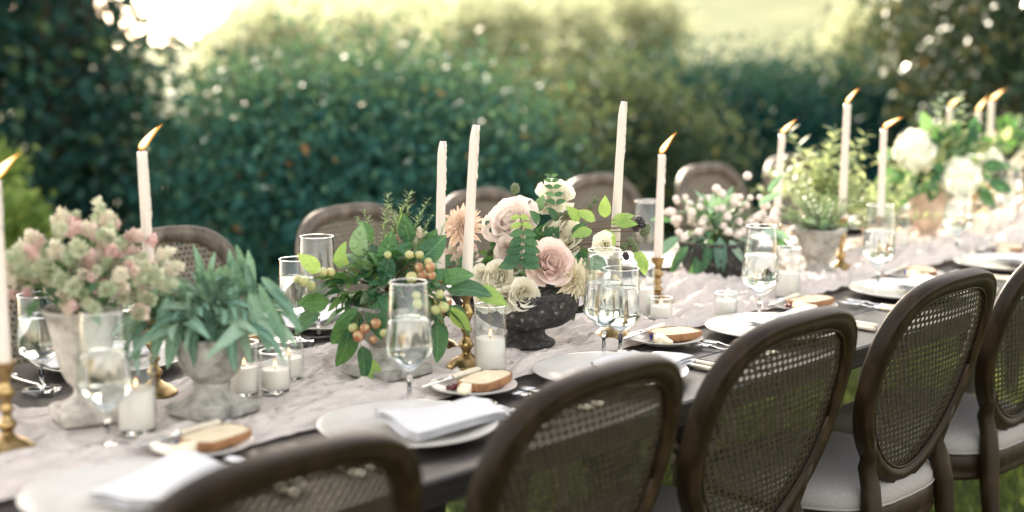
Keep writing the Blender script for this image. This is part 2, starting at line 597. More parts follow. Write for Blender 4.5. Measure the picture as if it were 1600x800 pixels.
MAT['hydrangea'] = mat_plain('hydrangea_floret', (0.86, 0.86, 0.74), 0.6, spec=0.2, trans=0.12, tcol=(0.8, 0.82, 0.5), var=0.08)
MAT['amaranth'] = mat_plain('globe_flower_bract', (0.84, 0.74, 0.69), 0.7, spec=0.2, trans=0.15, var=0.15, vscale=200)
MAT['crab_green'] = mat_noise('green_crab_apple_skin', [(0.36, (0.24, 0.30, 0.10)), (0.55, (0.40, 0.40, 0.17)), (0.66, (0.42, 0.25, 0.13))], (1.1, 1.1, 1.1), 5, 0.35, 0.1, 0.05)
MAT['crab_red'] = mat_noise('red_crab_apple_skin', [(0.35, (0.26, 0.065, 0.04)), (0.5, (0.36, 0.16, 0.08)), (0.62, (0.42, 0.36, 0.17))], (1.1, 1.1, 1.1), 5, 0.35, 0.1, 0.05)
MAT['blackberry'] = mat_plain('blackberry_drupe', (0.03, 0.022, 0.028), 0.25, var=0.4)
MAT['greenberry'] = mat_plain('unripe_berry', (0.10, 0.13, 0.06), 0.5, var=0.4)

# garden
MAT['tree_dark'] = mat_leaf('dark_evergreen_leaf', [(0.0, (0.006, 0.030, 0.032)), (0.6, (0.014, 0.052, 0.045)), (0.94, (0.030, 0.075, 0.045)), (1.0, (0.11, 0.15, 0.05))], 0.08, (0.08, 0.18, 0.05), 0.5, bstr=0, spec=0.12)
MAT['tree_mid'] = mat_leaf('fruit_shrub_leaf', [(0.0, (0.012, 0.058, 0.058)), (0.6, (0.030, 0.105, 0.096)), (0.955, (0.06, 0.14, 0.10)), (0.985, (0.15, 0.20, 0.09)), (1.0, (0.46, 0.15, 0.06))], 0.12, (0.20, 0.34, 0.12), 0.45, bstr=0, spec=0.02)
MAT['tree_olive'] = mat_leaf('olive_shrub_leaf', [(0.0, (0.020, 0.048, 0.038)), (0.6, (0.042, 0.078, 0.055)), (0.95, (0.10, 0.13, 0.06)), (1.0, (0.36, 0.31, 0.10))], 0.12, (0.28, 0.33, 0.12), 0.55, bstr=0, spec=0.02)
MAT['hedge'] = mat_leaf('hedge_leaf', [(0.0, (0.006, 0.042, 0.046)), (0.7, (0.014, 0.070, 0.070)), (1.0, (0.030, 0.095, 0.080))], 0.08, (0.10, 0.22, 0.09), 0.55, bstr=0, spec=0.02)
MAT['gold_leaf'] = mat_leaf('backlit_gold_leaf', [(0.0, (0.010, 0.038, 0.026)), (0.75, (0.024, 0.066, 0.034)), (0.97, (0.06, 0.10, 0.035)), (1.0, (0.40, 0.20, 0.05))], 0.05, (0.40, 0.38, 0.12), 0.35, bstr=0, spec=0.35)
MAT['bright_leaf'] = mat_leaf('bright_shrub_leaf', [(0.0, (0.06, 0.13, 0.03)), (0.6, (0.13, 0.22, 0.05)), (1.0, (0.32, 0.36, 0.10))], 0.3, (0.45, 0.58, 0.14), 0.5, bstr=0, spec=0.2)
MAT['hill_leaf'] = mat_leaf('pale_scrub_leaf', [(0.0, (0.17, 0.20, 0.13)), (0.6, (0.30, 0.31, 0.18)), (1.0, (0.42, 0.40, 0.26))], 0.35, (0.50, 0.54, 0.34), 0.7, bstr=0, spec=0.1)
MAT['bark'] = mat_noise('rough_bark', [(0.3, (0.035, 0.026, 0.018)), (0.7, (0.11, 0.085, 0.06))], (10, 10, 2), 6, 0.9, 0.8, 0.01)
MAT['grass'] = mat_leaf('lawn_blade', [(0.0, (0.035, 0.070, 0.014)), (0.7, (0.070, 0.115, 0.024)), (1.0, (0.17, 0.19, 0.05))], 0.4, (0.30, 0.38, 0.07), 0.5, bstr=0)
MAT['ground'] = mat_noise('lawn_turf', [(0.3, (0.030, 0.050, 0.014)), (0.7, (0.065, 0.092, 0.026))], (3, 3, 3), 8, 0.95, 0.6, 0.02, spec=0.1)
MAT['hill'] = mat_noise('dry_hillside_grass', [(0.30, (0.065, 0.09, 0.038)), (0.5, (0.115, 0.135, 0.060)), (0.7, (0.17, 0.17, 0.085))], (0.25, 0.25, 0.25), 8, 0.95, 0.5, 0.15, spec=0.1)

m, nt, b, out = new_mat('crinkled_gauze')
gv = coords(nt)
wv = nd(nt, 'ShaderNodeTexNoise')
wv.inputs['Scale'].default_value = 260
wv.inputs['Detail'].default_value = 2
nt.links.new(gv, wv.inputs['Vector'])
nt.links.new(ramp(nt, wv.outputs['Fac'], [(0.3, (0.68, 0.605, 0.555)), (0.7, (0.80, 0.73, 0.68))]), b.inputs['Base Color'])
b.inputs['Roughness'].default_value = 0.95
b.inputs['Specular IOR Level'].default_value = 0.1
cr_ = nd(nt, 'ShaderNodeTexNoise')
cr_.inputs['Scale'].default_value = 1.0
cr_.inputs['Detail'].default_value = 3
cr_.inputs['Distortion'].default_value = 0.8
nt.links.new(coords(nt, (9, 85, 30)), cr_.inputs['Vector'])
sm_ = nd(nt, 'ShaderNodeMath', operation='MULTIPLY_ADD')
sm_.inputs[1].default_value = 0.06
nt.links.new(wv.outputs['Fac'], sm_.inputs[0])
nt.links.new(cr_.outputs['Fac'], sm_.inputs[2])
bump(nt, b, sm_.outputs[0], 1.0, 0.012)
tr = nd(nt, 'ShaderNodeBsdfTranslucent')
tr.inputs['Color'].default_value = (0.66, 0.55, 0.48, 1)
ms = nd(nt, 'ShaderNodeMixShader')
ms.inputs[0].default_value = 0.25
nt.links.new(b.outputs[0], ms.inputs[1])
nt.links.new(tr.outputs[0], ms.inputs[2])
nt.links.new(ms.outputs[0], out.inputs['Surface'])
MAT['gauze'] = m

ORD = ['first', 'second', 'third', 'fourth', 'fifth', 'sixth', 'seventh', 'eighth', 'ninth', 'tenth', 'eleventh', 'twelfth']
ZT = 0.76
TY0, TY1 = 0.0, 1.20            # table edges
TX0, TX1 = -0.6, 8.6

# ================================================================= GROUND AND HILLS
mb = MB()
mb.add([(-60, -60, 0), (300, -60, 0), (300, 300, 0), (-60, 300, 0)], [(0, 1, 2, 3)])
tag(put(mb.mesh('ground', MAT['ground'], False), 'ground'), kind='structure')


def hill_z(x, y):
    # rises away from the camera, dips towards the left of the view where the sky shows
    rel = Vector((x, y, 0)) - Vector((CAM.x, CAM.y, 0))
    dist = rel.length
    az = math.degrees(math.atan2(rel.y, rel.x))
    t = min(max((dist - 15) / 50, 0), 1)
    side = min(max((54.5 - az) / 2.5, 0), 1)
    side = side * side * (3 - 2 * side)
    return -0.3 + t * t * (3 - 2 * t) * (0.9 + 3.0 * side) + 0.5 * t * noise.noise(Vector((x * 0.12, y * 0.12, 3)))


hv, hf = [], []
NA, NR = 70, 40
for j in range(NR + 1):
    d = 13 + 87 * (j / NR) ** 1.3
    for i in range(NA + 1):
        az = R(5 + 85 * i / NA)
        x, y = CAM.x + d * math.cos(az), CAM.y + d * math.sin(az)
        hv.append((x, y, hill_z(x, y)))
for j in range(NR):
    for i in range(NA):
        a = j * (NA + 1) + i
        hf.append((a, a + NA + 1, a + NA + 2, a + 1))
mb = MB().add(hv, hf)
tag(put(mb.mesh('hill', MAT['hill']), 'hill'), kind='structure')

# lawn blades where the lawn shows between the chairs
N = 70000
gx = nrs.uniform(1.5, 11, N)
gy = nrs.uniform(-0.8, 5.0, N)
ga = nrs.uniform(0, 2 * np.pi, N)
gh = nrs.uniform(0.025, 0.06, N)
lean = nrs.normal(0, 0.018, (N, 2))
w = 0.0035
V = np.zeros((N, 3, 3))
V[:, 0] = np.stack([gx - w * np.cos(ga), gy - w * np.sin(ga), 0 * gx + 0.001], -1)
V[:, 1] = np.stack([gx + w * np.cos(ga), gy + w * np.sin(ga), 0 * gx + 0.001], -1)
V[:, 2] = np.stack([gx + lean[:, 0], gy + lean[:, 1], gh], -1)
me = big_mesh('grass', V.reshape(-1, 3), np.arange(N * 3).reshape(-1, 3), MAT['grass'])
tag(put(me, 'grass'), 'short lawn grass growing under and behind the table', 'grass', kind='stuff')


# ================================================================= TREES AND SHRUBS
def leaf_cloud(blobs, n, size, clump=0.25, shell=(0.72, 1.05), flat=0.45):
    """rhombic leaves in clumps over the skin of ellipsoid blobs (c, r)"""
    C = np.array([b_[0] for b_ in blobs])
    Rr = np.array([b_[1] for b_ in blobs])
    area = (Rr[:, 0] * Rr[:, 2]) + (Rr[:, 1] * Rr[:, 2]) + Rr[:, 0] * Rr[:, 1]
    nc = max(8, n // 26)
    bi = nrs.choice(len(blobs), nc, p=area / area.sum())
    d = nrs.normal(size=(nc, 3))
    d /= np.linalg.norm(d, axis=1)[:, None]
    rr = nrs.uniform(shell[0], shell[1], nc) ** 0.7
    cc = C[bi] + d * Rr[bi] * rr[:, None]
    li = nrs.choice(nc, n)
    P = cc[li] + nrs.normal(0, clump * 0.5, (n, 3))
    P[:, 2] = np.maximum(P[:, 2], 0.02)
    y = nrs.normal(size=(n, 3)) + d[li] * 0.7
    y[:, 2] -= 0.25
    y /= np.linalg.norm(y, axis=1)[:, None]
    z = nrs.normal(size=(n, 3)) + np.array([0, 0, 0.8])
    x = np.cross(y, z)
    x /= np.linalg.norm(x, axis=1)[:, None]
    L = size * nrs.uniform(0.6, 1.3, n)[:, None]
    W = L * flat
    zc = np.cross(x, y)
    V = np.stack([P, P + y * L * 0.5 + x * W * 0.5 + zc * L * 0.06, P + y * L, P + y * L * 0.5 - x * W * 0.5 + zc * L * 0.06], 1)
    return V.reshape(-1, 3), np.arange(n * 4).reshape(-1, 4)


def tree(name, label, cat, base, blobs, n, size, mat, trunk_r=0.1, limbs=5, group=None, clump=0.25, shell=(0.72, 1.05), flat=0.45):
    base = Vector(base)
    t = thing(name, label, cat, base, 0, group)
    bl = [((Vector(c) - base), Vector(r)) for c, r in blobs]
    V, Fq = leaf_cloud([(tuple(c), tuple(r)) for c, r in bl], n, size, clump, shell, flat)
    put(big_mesh('crown', V, Fq, mat), 'crown', t)
    mb = MB()
    top = max(bl, key=lambda b_: b_[0].z)[0]
    pts = [Vector((0, 0, -0.05)), Vector((0.05, 0.03, top.z * 0.25)), Vector(top) * 0.55 + Vector((0.1, 0, 0)) * 0.3, Vector(top)]
    mb.tube(pts, [trunk_r * 1.25, trunk_r, trunk_r * 0.7, trunk_r * 0.15], 8)
    put(mb.mesh('trunk', MAT['bark']), 'trunk', t)
    for k in range(limbs):
        c, r = bl[k % len(bl)]
        s0 = pts[1].lerp(pts[2], rnd.random())
        e = c + Vector((rnd.uniform(-.6, .6) * r.x, rnd.uniform(-.6, .6) * r.y, rnd.uniform(-.2, .6) * r.z))
        mid = s0.lerp(e, 0.5) + Vector((0, 0, 0.12 * (e - s0).length))
        lb = MB().tube([s0, mid, e], [trunk_r * 0.5, trunk_r * 0.32, trunk_r * 0.08], 6)
        put(lb.mesh('limb', MAT['bark']), 'limb', t)
    return t


def gpt(px, depth):
    """ground point under an image column at a view depth"""
    p = at(px, 400, depth)
    return Vector((p.x, p.y, 0))


def blob(px, py, depth, rpx, rpy, rdep):
    """ellipsoid seen at px,py with half sizes in metres from pixel half sizes"""
    p = at(px, py, depth)
    r = rpx * depth / F_PX
    return (tuple(p), (max(r, .08), max(rdep * 0.5 + r * 0.5, .08), max(rpy * depth / F_PX, .08)))


# tall dark evergreen, whose shade lies over the near half of the table
c = gpt(95, 8.2)
P_ = lambda px, z, dep=8.2: (gpt(px, dep).x, gpt(px, dep).y, z)
blobs = [(P_(95, .75), (.80, .9, .85)), (P_(150, .45), (.62, .8, .6)), (P_(20, 1.5, 8.4), (.72, .8, .8)), (P_(-120, 1.9, 8.6), (.9, .9, .9)), (P_(-60, 2.9, 8.8), (.9, .9, .7)),
         (P_(60, 4.0, 9.0), (1.4, 1.4, 1.3)), (P_(-160, 4.9, 9.2), (1.6, 1.5, 1.3)), (P_(70, 5.4, 9.4), (1.3, 1.3, 1.2))]
tree('evergreen_tree', 'tall dense dark green tree at the edge of the lawn, beside the patch of sky', 'tree', c, blobs, 95000, 0.085, MAT['tree_dark'], 0.16, 7, 'garden trees and shrubs', 0.34, shell=(0.35, 1.05))
c = gpt(-420, 9.2)
blobs = [((c.x, c.y, 1.3), (1.4, 1.4, 1.4)), ((c.x, c.y + .2, 3.3), (1.8, 1.7, 1.6)), ((c.x - .3, c.y, 5.2), (1.6, 1.6, 1.3))]
tree('evergreen_tree', 'dark tree standing behind the lime shrub, cut by the picture edge', 'tree', c, blobs, 24000, 0.11, MAT['tree_dark'], 0.16, 5, 'garden trees and shrubs', 0.3)
# broad fruit shrub with a few orange leaves
c = gpt(530, 7.4)
blobs = [blob(440, 285, 7.2, 100, 135, 1.1), blob(580, 265, 7.5, 135, 135, 1.2), blob(660, 330, 7.0, 110, 120, 1.2), blob(500, 350, 7.0, 150, 110, 1.2), blob(710, 265, 7.7, 80, 105, 1.0)]
tree('fruit_shrub', 'broad blue-green shrub dotted with orange behind the cane chairs', 'shrub', c, blobs, 115000, 0.047, MAT['tree_mid'], 0.07, 8, 'garden trees and shrubs', 0.3, shell=(0.4, 1.03), flat=0.55)
# olive toned shrub
c = gpt(880, 8.6)
blobs = [blob(860, 250, 8.6, 110, 115, 1.3), blob(960, 275, 8.4, 85, 115, 1.1), blob(800, 310, 8.2, 90, 110, 1.1)]
tree('olive_shrub', 'grey-green shrub with yellowing leaves behind the tall unlit tapers', 'shrub', c, blobs, 80000, 0.047, MAT['tree_olive'], 0.06, 6, 'garden trees and shrubs', 0.28, shell=(0.4, 1.03), flat=0.4)
c = gpt(905, 7.2)
blobs = [blob(905, 225, 7.2, 30, 60, .3), blob(760, 265, 7.0, 28, 40, .3)]
tree('yellow_bush', 'small yellowed bush in front of the grey-green shrub', 'bush', c, blobs, 1100, 0.05, MAT['tree_olive'], 0.02, 3, 'garden trees and shrubs', 0.16)
# dark rounded hedge shrubs
for px, py, rx, ry, dep, lab in ((1065, 225, 105, 115, 9.4, 'dark teal rounded hedge bush under the sunny slope, next to the grey-green shrub'),
                                 (1250, 225, 130, 115, 9.8, 'widest dark teal hedge bush, behind the lit tapers'),
                                 (1420, 240, 100, 105, 9.6, 'dark teal hedge bush behind the white hydrangeas')):
    c = gpt(px, dep)
    blobs = [blob(px, py, dep, rx, ry, 1.5), blob(px - 40, py + 60, dep - .4, rx * .8, ry * .7, 1.0), blob(px + 50, py + 50, dep - .3, rx * .7, ry * .75, 1.0)]
    tree('hedge_bush', lab, 'hedge', c, blobs, 56000, 0.047, MAT['hedge'], 0.06, 5, 'garden trees and shrubs', 0.26, shell=(0.45, 1.03))
# tree with golden backlit leaves at the far end of the table
c = gpt(1585, 8.2)
blobs = [blob(1560, 60, 8.0, 75, 95, .8), blob(1620, 120, 7.8, 70, 110, .9), blob(1590, -140, 8.4, 120, 130, 1.2), blob(1490, 40, 8.2, 45, 60, .5), blob(1700, -60, 8.6, 120, 180, 1.4)]
tree('golden_tree', 'tree with golden backlit leaves above the end of the table', 'tree', c, blobs, 20000, 0.065, MAT['gold_leaf'], 0.12, 7, 'garden trees and shrubs', 0.3)
c = gpt(1625, 9.6)
blobs = [blob(1560, 210, 9.4, 95, 130, 1.4), blob(1650, 100, 9.6, 130, 200, 1.6)]
tree('evergreen_tree', 'dark evergreen behind the golden-leaved tree', 'tree', c, blobs, 16000, 0.09, MAT['tree_dark'], 0.1, 5, 'garden trees and shrubs', 0.28)
# lime shrub at the picture edge
c = gpt(0, 6.3)
blobs = [blob(-15, 285, 6.2, 32, 45, .05), blob(25, 350, 6.0, 34, 30, .05)]
tree('lime_shrub', 'low bright yellow-green shrub behind the leftmost lit taper', 'shrub', c, blobs, 1500, 0.05, MAT['bright_leaf'], 0.02, 4, 'garden trees and shrubs', 0.08)
# pale sunlit scrub on the slope
k = 0
for px, py, dep, rx, ry in ((420, 105, 17, 70, 45), (520, 90, 20, 80, 45), (640, 85, 22, 80, 40), (760, 75, 19, 70, 40), (860, 60, 24, 70, 30), (985, 30, 30, 70, 25),
                            (1390, 70, 20, 60, 40), (700, 30, 34, 80, 25)):
    c = at(px, py + ry, dep)
    c.z = hill_z(c.x, c.y) if dep > 15 else 0
    cc = at(px, py, dep)
    r_ = rx * dep / F_PX
    h_ = max(ry * dep / F_PX, .3)
    blobs = [((cc.x, cc.y, cc.z), (r_, r_, h_)), ((cc.x + r_ * .5, cc.y, cc.z - h_ * .4), (r_ * .6, r_ * .6, h_ * .6)), ((cc.x, cc.y + .1, (cc.z + c.z) / 2 - .1), (r_ * .8, r_ * .8, max(.3, (cc.z - c.z) / 2)))]
    tree('hillside_scrub', 'pale sunlit scrub bush on the bright slope beyond the hedge, %s from the left' % ORD[[0, 1, 2, 4, 5, 6, 7, 3][k]], 'bush', c, blobs, 5200, 0.20, MAT['hill_leaf'], 0.08, 3, 'scrub on the far slope', 0.5)
    k += 1

# ================================================================= TABLE
t = thing('dining_table', 'long dark weathered wooden dining table laid for a garden dinner', 'table', (TX0, TY0, 0))
NPL = 6
pw = (TY1 - TY0) / NPL
for seg in range(3):
    x0 = (TX1 - TX0) / 3 * seg
    ln = (TX1 - TX0) / 3
    for k in range(NPL):
        mb = MB().box((x0 + ln / 2, pw * (k + .5), ZT - 0.0225 - 0.0012 * ((k * 7 + seg * 3) % 3)), (ln - 0.004, pw - 0.003, 0.045), bev=0.004)
        put(mb.mesh('plank', MAT['table'], False), 'plank', t)
for y in (0.26, TY1 - 0.26):
    mb = MB().box(((TX1 - TX0) / 2, y, ZT - 0.078), (TX1 - TX0 - 0.2, 0.03, 0.065), bev=0.003)
    put(mb.mesh('apron', MAT['table'], False), 'apron', t)
leg_prof = [(0.0, 0), (0.026, 0), (0.03, 0.02), (0.028, 0.05), (0.036, 0.12), (0.044, 0.3), (0.048, 0.46), (0.04, 0.49), (0.05, 0.50), (0.05, 0.52), (0.04, 0.53)]
mb = MB().lathe(leg_prof, 16)
mb.box((0, 0, 0.625), (0.09, 0.09, 0.19), bev=0.004)
leg_me = mb.mesh('leg', MAT['table'])
for x in (0.35, 2.95, 3.25, 5.85, 6.25, 8.85):
    for y in (0.26 + .065, TY1 - 0.26 - .065):
        put(leg_me, 'leg', t, T(x, y, 0))

# things that stand on the runner press it flat: (x, y, r)
flat_spots = []


def rest(p, r=0.06):
    flat_spots.append((p.x, p.y, r))
    return p


# ================================================================= BUILDERS: CHAIR
def oval(a, rx, rz):
    """rounded back outline, fuller at the top"""
    ca, sa = math.cos(a), math.sin(a)
    e = 0.72 + 0.34 * (0.5 - 0.5 * sa) ** 1.0 if abs(sa) < 0.999 else (0.72 if sa > 0 else 1.06)
    x = rx * math.copysign(abs(ca) ** e, ca)
    z = rz * math.copysign(abs(sa) ** e, sa)
    x *= 1.0 + 0.163 * sa
    return x, z


OVAL_T = sorted((oval(-math.pi / 2 + math.pi * i / 200, 1, 1)[::-1] for i in range(201)), key=lambda q: q[0])


def oval_halfwidth(zn):
    for (z0, x0), (z1, x1) in zip(OVAL_T[:-1], OVAL_T[1:]):
        if z0 <= zn <= z1:
            return x0 + (x1 - x0) * (zn - z0) / max(1e-9, z1 - z0)
    return 0.0


def back_point(x, z, dep=0.0):
    """x across, z up within the back plane, dep towards the sitter; curved and raked"""
    return Vector((x, -0.235 + 0.416 * x * x + dep - math.tan(0.272) * z, 0.702 + z + dep * 0.25))


def chair_meshes(wood, cane):
    d = {}
    RXo, RZo = 0.238, 0.236
    # moulded frame: (inward offset, depth)
    prof = [(i_ * 0.67, d_ * 0.88) for i_, d_ in ((0.0, -0.014), (0.006, -0.02), (0.014, -0.016), (0.022, -0.021), (0.040, -0.019), (0.046, -0.013), (0.056, -0.010), (0.057, 0.008), (0.046, 0.012), (0.040, 0.018), (0.022, 0.020), (0.014, 0.015), (0.006, 0.019), (0.0, 0.013))]
    mb = MB()
    NS, NP = 72, len(prof)
    vv, ff = [], []
    for i in range(NS):
        a = 2 * math.pi * i / NS
        for inn, dp in prof:
            x, z = oval(a, RXo - inn, RZo - inn)
            vv.append(back_point(x, z, dp))
    for i in range(NS):
        for j in range(NP):
            ff.append((i * NP + j, i * NP + (j + 1) % NP, ((i + 1) % NS) * NP + (j + 1) % NP, ((i + 1) % NS) * NP + j))
    mb.add(vv, ff)
    d['back_frame'] = mb.mesh('back_frame', wood)
    # cane: three families of strips leaving hexagonal holes
    ix, iz = RXo - 0.033, RZo - 0.033
    mb = MB()
    pitch, wd = 0.0136, 0.0064

    def inside(x, z):
        return abs(x) <= ix * oval_halfwidth(z / iz)
    for fam, ang in enumerate((0.0, R(60), R(120))):
        dx, dz = math.cos(ang), math.sin(ang)
        nx, nz = -dz, dx
        for k in range(-26, 27):
            off = (k + (0.5 if fam == 0 else 0.25 if fam == 1 else 0.25)) * pitch
            ts = [q * 0.004 for q in range(-75, 76)]
            good = [q for q in ts if inside(nx * off + dx * q, nz * off + dz * q)]
            if len(good) < 3:
                continue
            t0, t1 = good[0], good[-1]
            ns = max(1, int((t1 - t0) / 0.04))
            vv, ff = [], []
            for q in range(ns + 1):
                tt = t0 + (t1 - t0) * q / ns
                for side, lift in ((-1, 0.0), (0, 0.0011), (1, 0.0)):
                    o_ = off + side * wd / 2
                    vv.append(back_point(nx * o_ + dx * tt, nz * o_ + dz * tt, -0.001 - fam * 0.0009 - lift))
            for q in range(ns):
                for s_ in (0, 1):
                    i0 = q * 3 + s_
                    ff.append((i0, i0 + 1, i0 + 4, i0 + 3))
            mb.add(vv, ff)
    d['cane_panel'] = mb.mesh('cane_panel', cane)
    # bead hiding the cane's edge
    mb = MB()
    pts = []
    for i in range(49):
        a = 2 * math.pi * i / 48
        x, z = oval(a, RXo - 0.037, RZo - 0.037)
        pts.append(back_point(x, z, -0.008))
    mb.tube(pts, 0.0038, 6)
    d['bead'] = mb.mesh('bead', wood)
    # seat outline: round-fronted
    def seat_ring(k, z, n=40):
        out_ = []
        for i in range(n):
            a = 2 * math.pi * i / n
            ca, sa = math.cos(a), math.sin(a)
            x = 0.245 * k * math.copysign(abs(ca) ** 0.62, ca)
            y = (0.24 if sa > 0 else 0.215) * k * math.copysign(abs(sa) ** 0.7, sa)
            x *= 1.0 + 0.06 * sa
            out_.append((x, y + 0.01, z))
        return out_

    def loft(rings, n=40):
        vv, ff = [], []
        for r_ in rings:
            vv += r_
        for j in range(len(rings) - 1):
            for i in range(n):
                i2 = (i + 1) % n
                ff.append((j * n + i, j * n + i2, (j + 1) * n + i2, (j + 1) * n + i))
        ff.append(tuple(reversed(range(n))))
        ff.append(tuple((len(rings) - 1) * n + i for i in range(n)))
        return vv, ff
    mb = MB().add(*loft([seat_ring(0.96, 0.372), seat_ring(0.99, 0.376), seat_ring(1.0, 0.385), seat_ring(0.985, 0.392), seat_ring(1.0, 0.40), seat_ring(1.0, 0.432), seat_ring(0.985, 0.437)]))
    d['seat_frame'] = mb.mesh('seat_frame', wood)
    mb = MB().add(*loft([seat_ring(0.97, 0.4375), seat_ring(0.99, 0.444), seat_ring(0.985, 0.458), seat_ring(0.95, 0.472), seat_ring(0.86, 0.482), seat_ring(0.65, 0.489), seat_ring(0.35, 0.492), seat_ring(0.1, 0.493)]))
    d['seat'] = mb.mesh('seat', MAT['linen'])
    mb = MB()
    rp = seat_ring(0.992, 0.4405)
    mb.tube(rp + [rp[0]], 0.0035, 5)
    d['piping'] = mb.mesh('piping', MAT['linen'])
    lp = [(0, 0), (0.013, 0), (0.015, 0.02), (0.014, 0.03), (0.019, 0.2), (0.024, 0.32), (0.027, 0.335), (0.022, 0.345), (0.022, 0.352), (0.029, 0.36), (0.029, 0.385), (0, 0.385)]
    d['leg'] = MB().lathe(lp, 12).mesh('leg', wood)
    for s_ in (-1, 1):
        pb = back_point(s_ * 0.125, -0.185, 0.0)
        mb = MB().tube([(s_ * 0.170, -0.275, 0.0), (s_ * 0.168, -0.238, 0.15), (s_ * 0.166, -0.214, 0.30), (s_ * 0.164, -0.204, 0.38), (s_ * 0.160, -0.200, 0.44), (s_ * 0.154, -0.193, 0.49), (s_ * 0.152, pb.y - .004, pb.z + .012), (s_ * 0.160, pb.y - .014, pb.z + .045), (s_ * 0.178, pb.y - .026, pb.z + 0.09)],
                       [0.014, 0.017, 0.021, 0.023, 0.023, 0.021, 0.019, 0.016, 0.010], 12)
        d['rear%d' % s_] = mb.mesh('rear_leg', wood)
    return d


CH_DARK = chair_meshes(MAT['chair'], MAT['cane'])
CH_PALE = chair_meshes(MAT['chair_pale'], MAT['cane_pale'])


def chair(d, loc, rz, label, group):
    t = thing('cane_back_chair', label, 'chair', loc, rz, group)
    put(d['back_frame'], 'back_frame', t)
    tag(put(d['cane_panel'], 'cane_panel', t), kind='stuff')
    put(d['bead'], 'bead', t)
    put(d['seat_frame'], 'seat_frame', t)
    s_ = put(d['seat'], 'seat', t)
    put(d['piping'], 'piping', s_)
    for x in (-0.19, 0.19):
        put(d['leg'], 'leg', t, T(x, 0.17, 0))
    put(d['rear-1'], 'leg', t)
    put(d['rear1'], 'leg', t)
    return t


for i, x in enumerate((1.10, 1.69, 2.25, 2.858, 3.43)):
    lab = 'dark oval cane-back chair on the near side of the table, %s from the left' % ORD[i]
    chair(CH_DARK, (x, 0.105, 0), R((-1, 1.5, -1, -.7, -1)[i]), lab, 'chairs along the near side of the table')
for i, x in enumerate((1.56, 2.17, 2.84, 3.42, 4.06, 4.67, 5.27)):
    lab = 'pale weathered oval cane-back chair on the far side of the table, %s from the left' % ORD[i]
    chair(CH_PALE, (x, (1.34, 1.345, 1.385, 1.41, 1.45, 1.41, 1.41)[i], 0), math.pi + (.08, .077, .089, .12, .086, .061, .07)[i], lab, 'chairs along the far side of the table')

# ================================================================= BUILDERS: TABLEWARE
def glass_meshes(h, rmax, rrim, level):
    """angular wine glass: bowl of two cones, stem, foot; water to a level"""
    d = {}
    zb, zk = h * 0.24, h * 0.43
    wl = 0.0012
    o_ = [(0.004, zb), (0.012, zb + 0.006), (rmax * 0.94, zk - 0.006), (rmax, zk + 0.004), (rmax * 0.985, zk + 0.012), (rrim, h - 0.001), (rrim - 0.0006, h)]
    i_ = [(max(r - wl, 0.0), z + (0.0016 if z < zk else 0)) for r, z in reversed(o_)]
    i_[-1] = (0.0, zb + 0.003)
    d['bowl'] = MB().lathe([(0.0, zb - 0.0)] + o_ + i_, 40).mesh('bowl', MAT['glass'])
    d['rim'] = MB().tube([(rrim * math.cos(2 * math.pi * k / 40), rrim * math.sin(2 * math.pi * k / 40), h) for k in range(41)], 0.0009, 6).mesh('rim', MAT['solid_glass'])
    d['stem'] = MB().lathe([(0, 0.0035), (0.0065, 0.0035), (0.0042, 0.014), (0.0036, 0.04), (0.0036, zb - 0.02), (0.0055, zb - 0.004), (0.004, zb - 0.0005), (0, zb - 0.0005)], 14).mesh('stem', MAT['solid_glass'])
    d['foot'] = MB().lathe([(0, 0), (0.036, 0), (0.0365, 0.0012), (0.02, 0.0024), (0.0, 0.0034)], 32).mesh('foot', MAT['solid_glass'])
    if level:
        zl = zk + (h - zk) * level
        rl = rmax + (rrim - rmax) * (zl - zk) / (h - zk) - wl - 0.0006
        d['water'] = MB().lathe([(0, zb + 0.005), (0.008, zb + 0.009), (rmax * 0.94 - 0.0024, zk - 0.005), (rmax - 0.0022, zk + 0.004), (rl, zl - 0.0012), (rl - 0.0008, zl), (0, zl - 0.0004)], 40).mesh('water', MAT['water'])
    return d


GL_WATER = glass_meshes(0.222, 0.044, 0.034, 0.48)
GL_LOW = glass_meshes(0.180, 0.043, 0.037, 0.62)
GL_EMPTY = glass_meshes(0.222, 0.044, 0.036, None)


def wine_glass(d, p, label, group='stemmed glasses on the table'):
    t = thing('wine_glass', label, 'glass', p, rnd.random() * 6, group)
    for k_ in ('bowl', 'rim', 'stem', 'foot', 'water'):
        if k_ in d:
            put(d[k_], k_, t)
    return t


def flame_mesh(h=0.036, r=0.0082, lean=1.0, name='flame', mat='flame'):
    mb = MB()
    prof = []
    for k_ in range(13):
        u = k_ / 12
        prof.append((0 if k_ in (0, 12) else r * (math.sin(math.pi * u ** 0.62) ** 0.9) * (1 - 0.25 * u), u * h))
    mb.lathe(prof, 12)
    mb.v = [(x + lean * z * (z / h) ** 0.5, y, z) for x, y, z in mb.v]
    return mb.mesh(name, MAT[mat])


FLAME = flame_mesh()
FLAME2 = flame_mesh(0.030, 0.0078, 1.25)
VFLAME = flame_mesh(0.018, 0.0042, 0.1)
CORE = flame_mesh(0.030, 0.0062, 0.95, 'flame_core', 'flame_core')
CORE2 = flame_mesh(0.025, 0.0058, 1.12, 'flame_core', 'flame_core')
VCORE = flame_mesh(0.013, 0.0026, 0.1, 'flame_core', 'flame_core')
WIND = math.atan2(RT.y, RT.x)


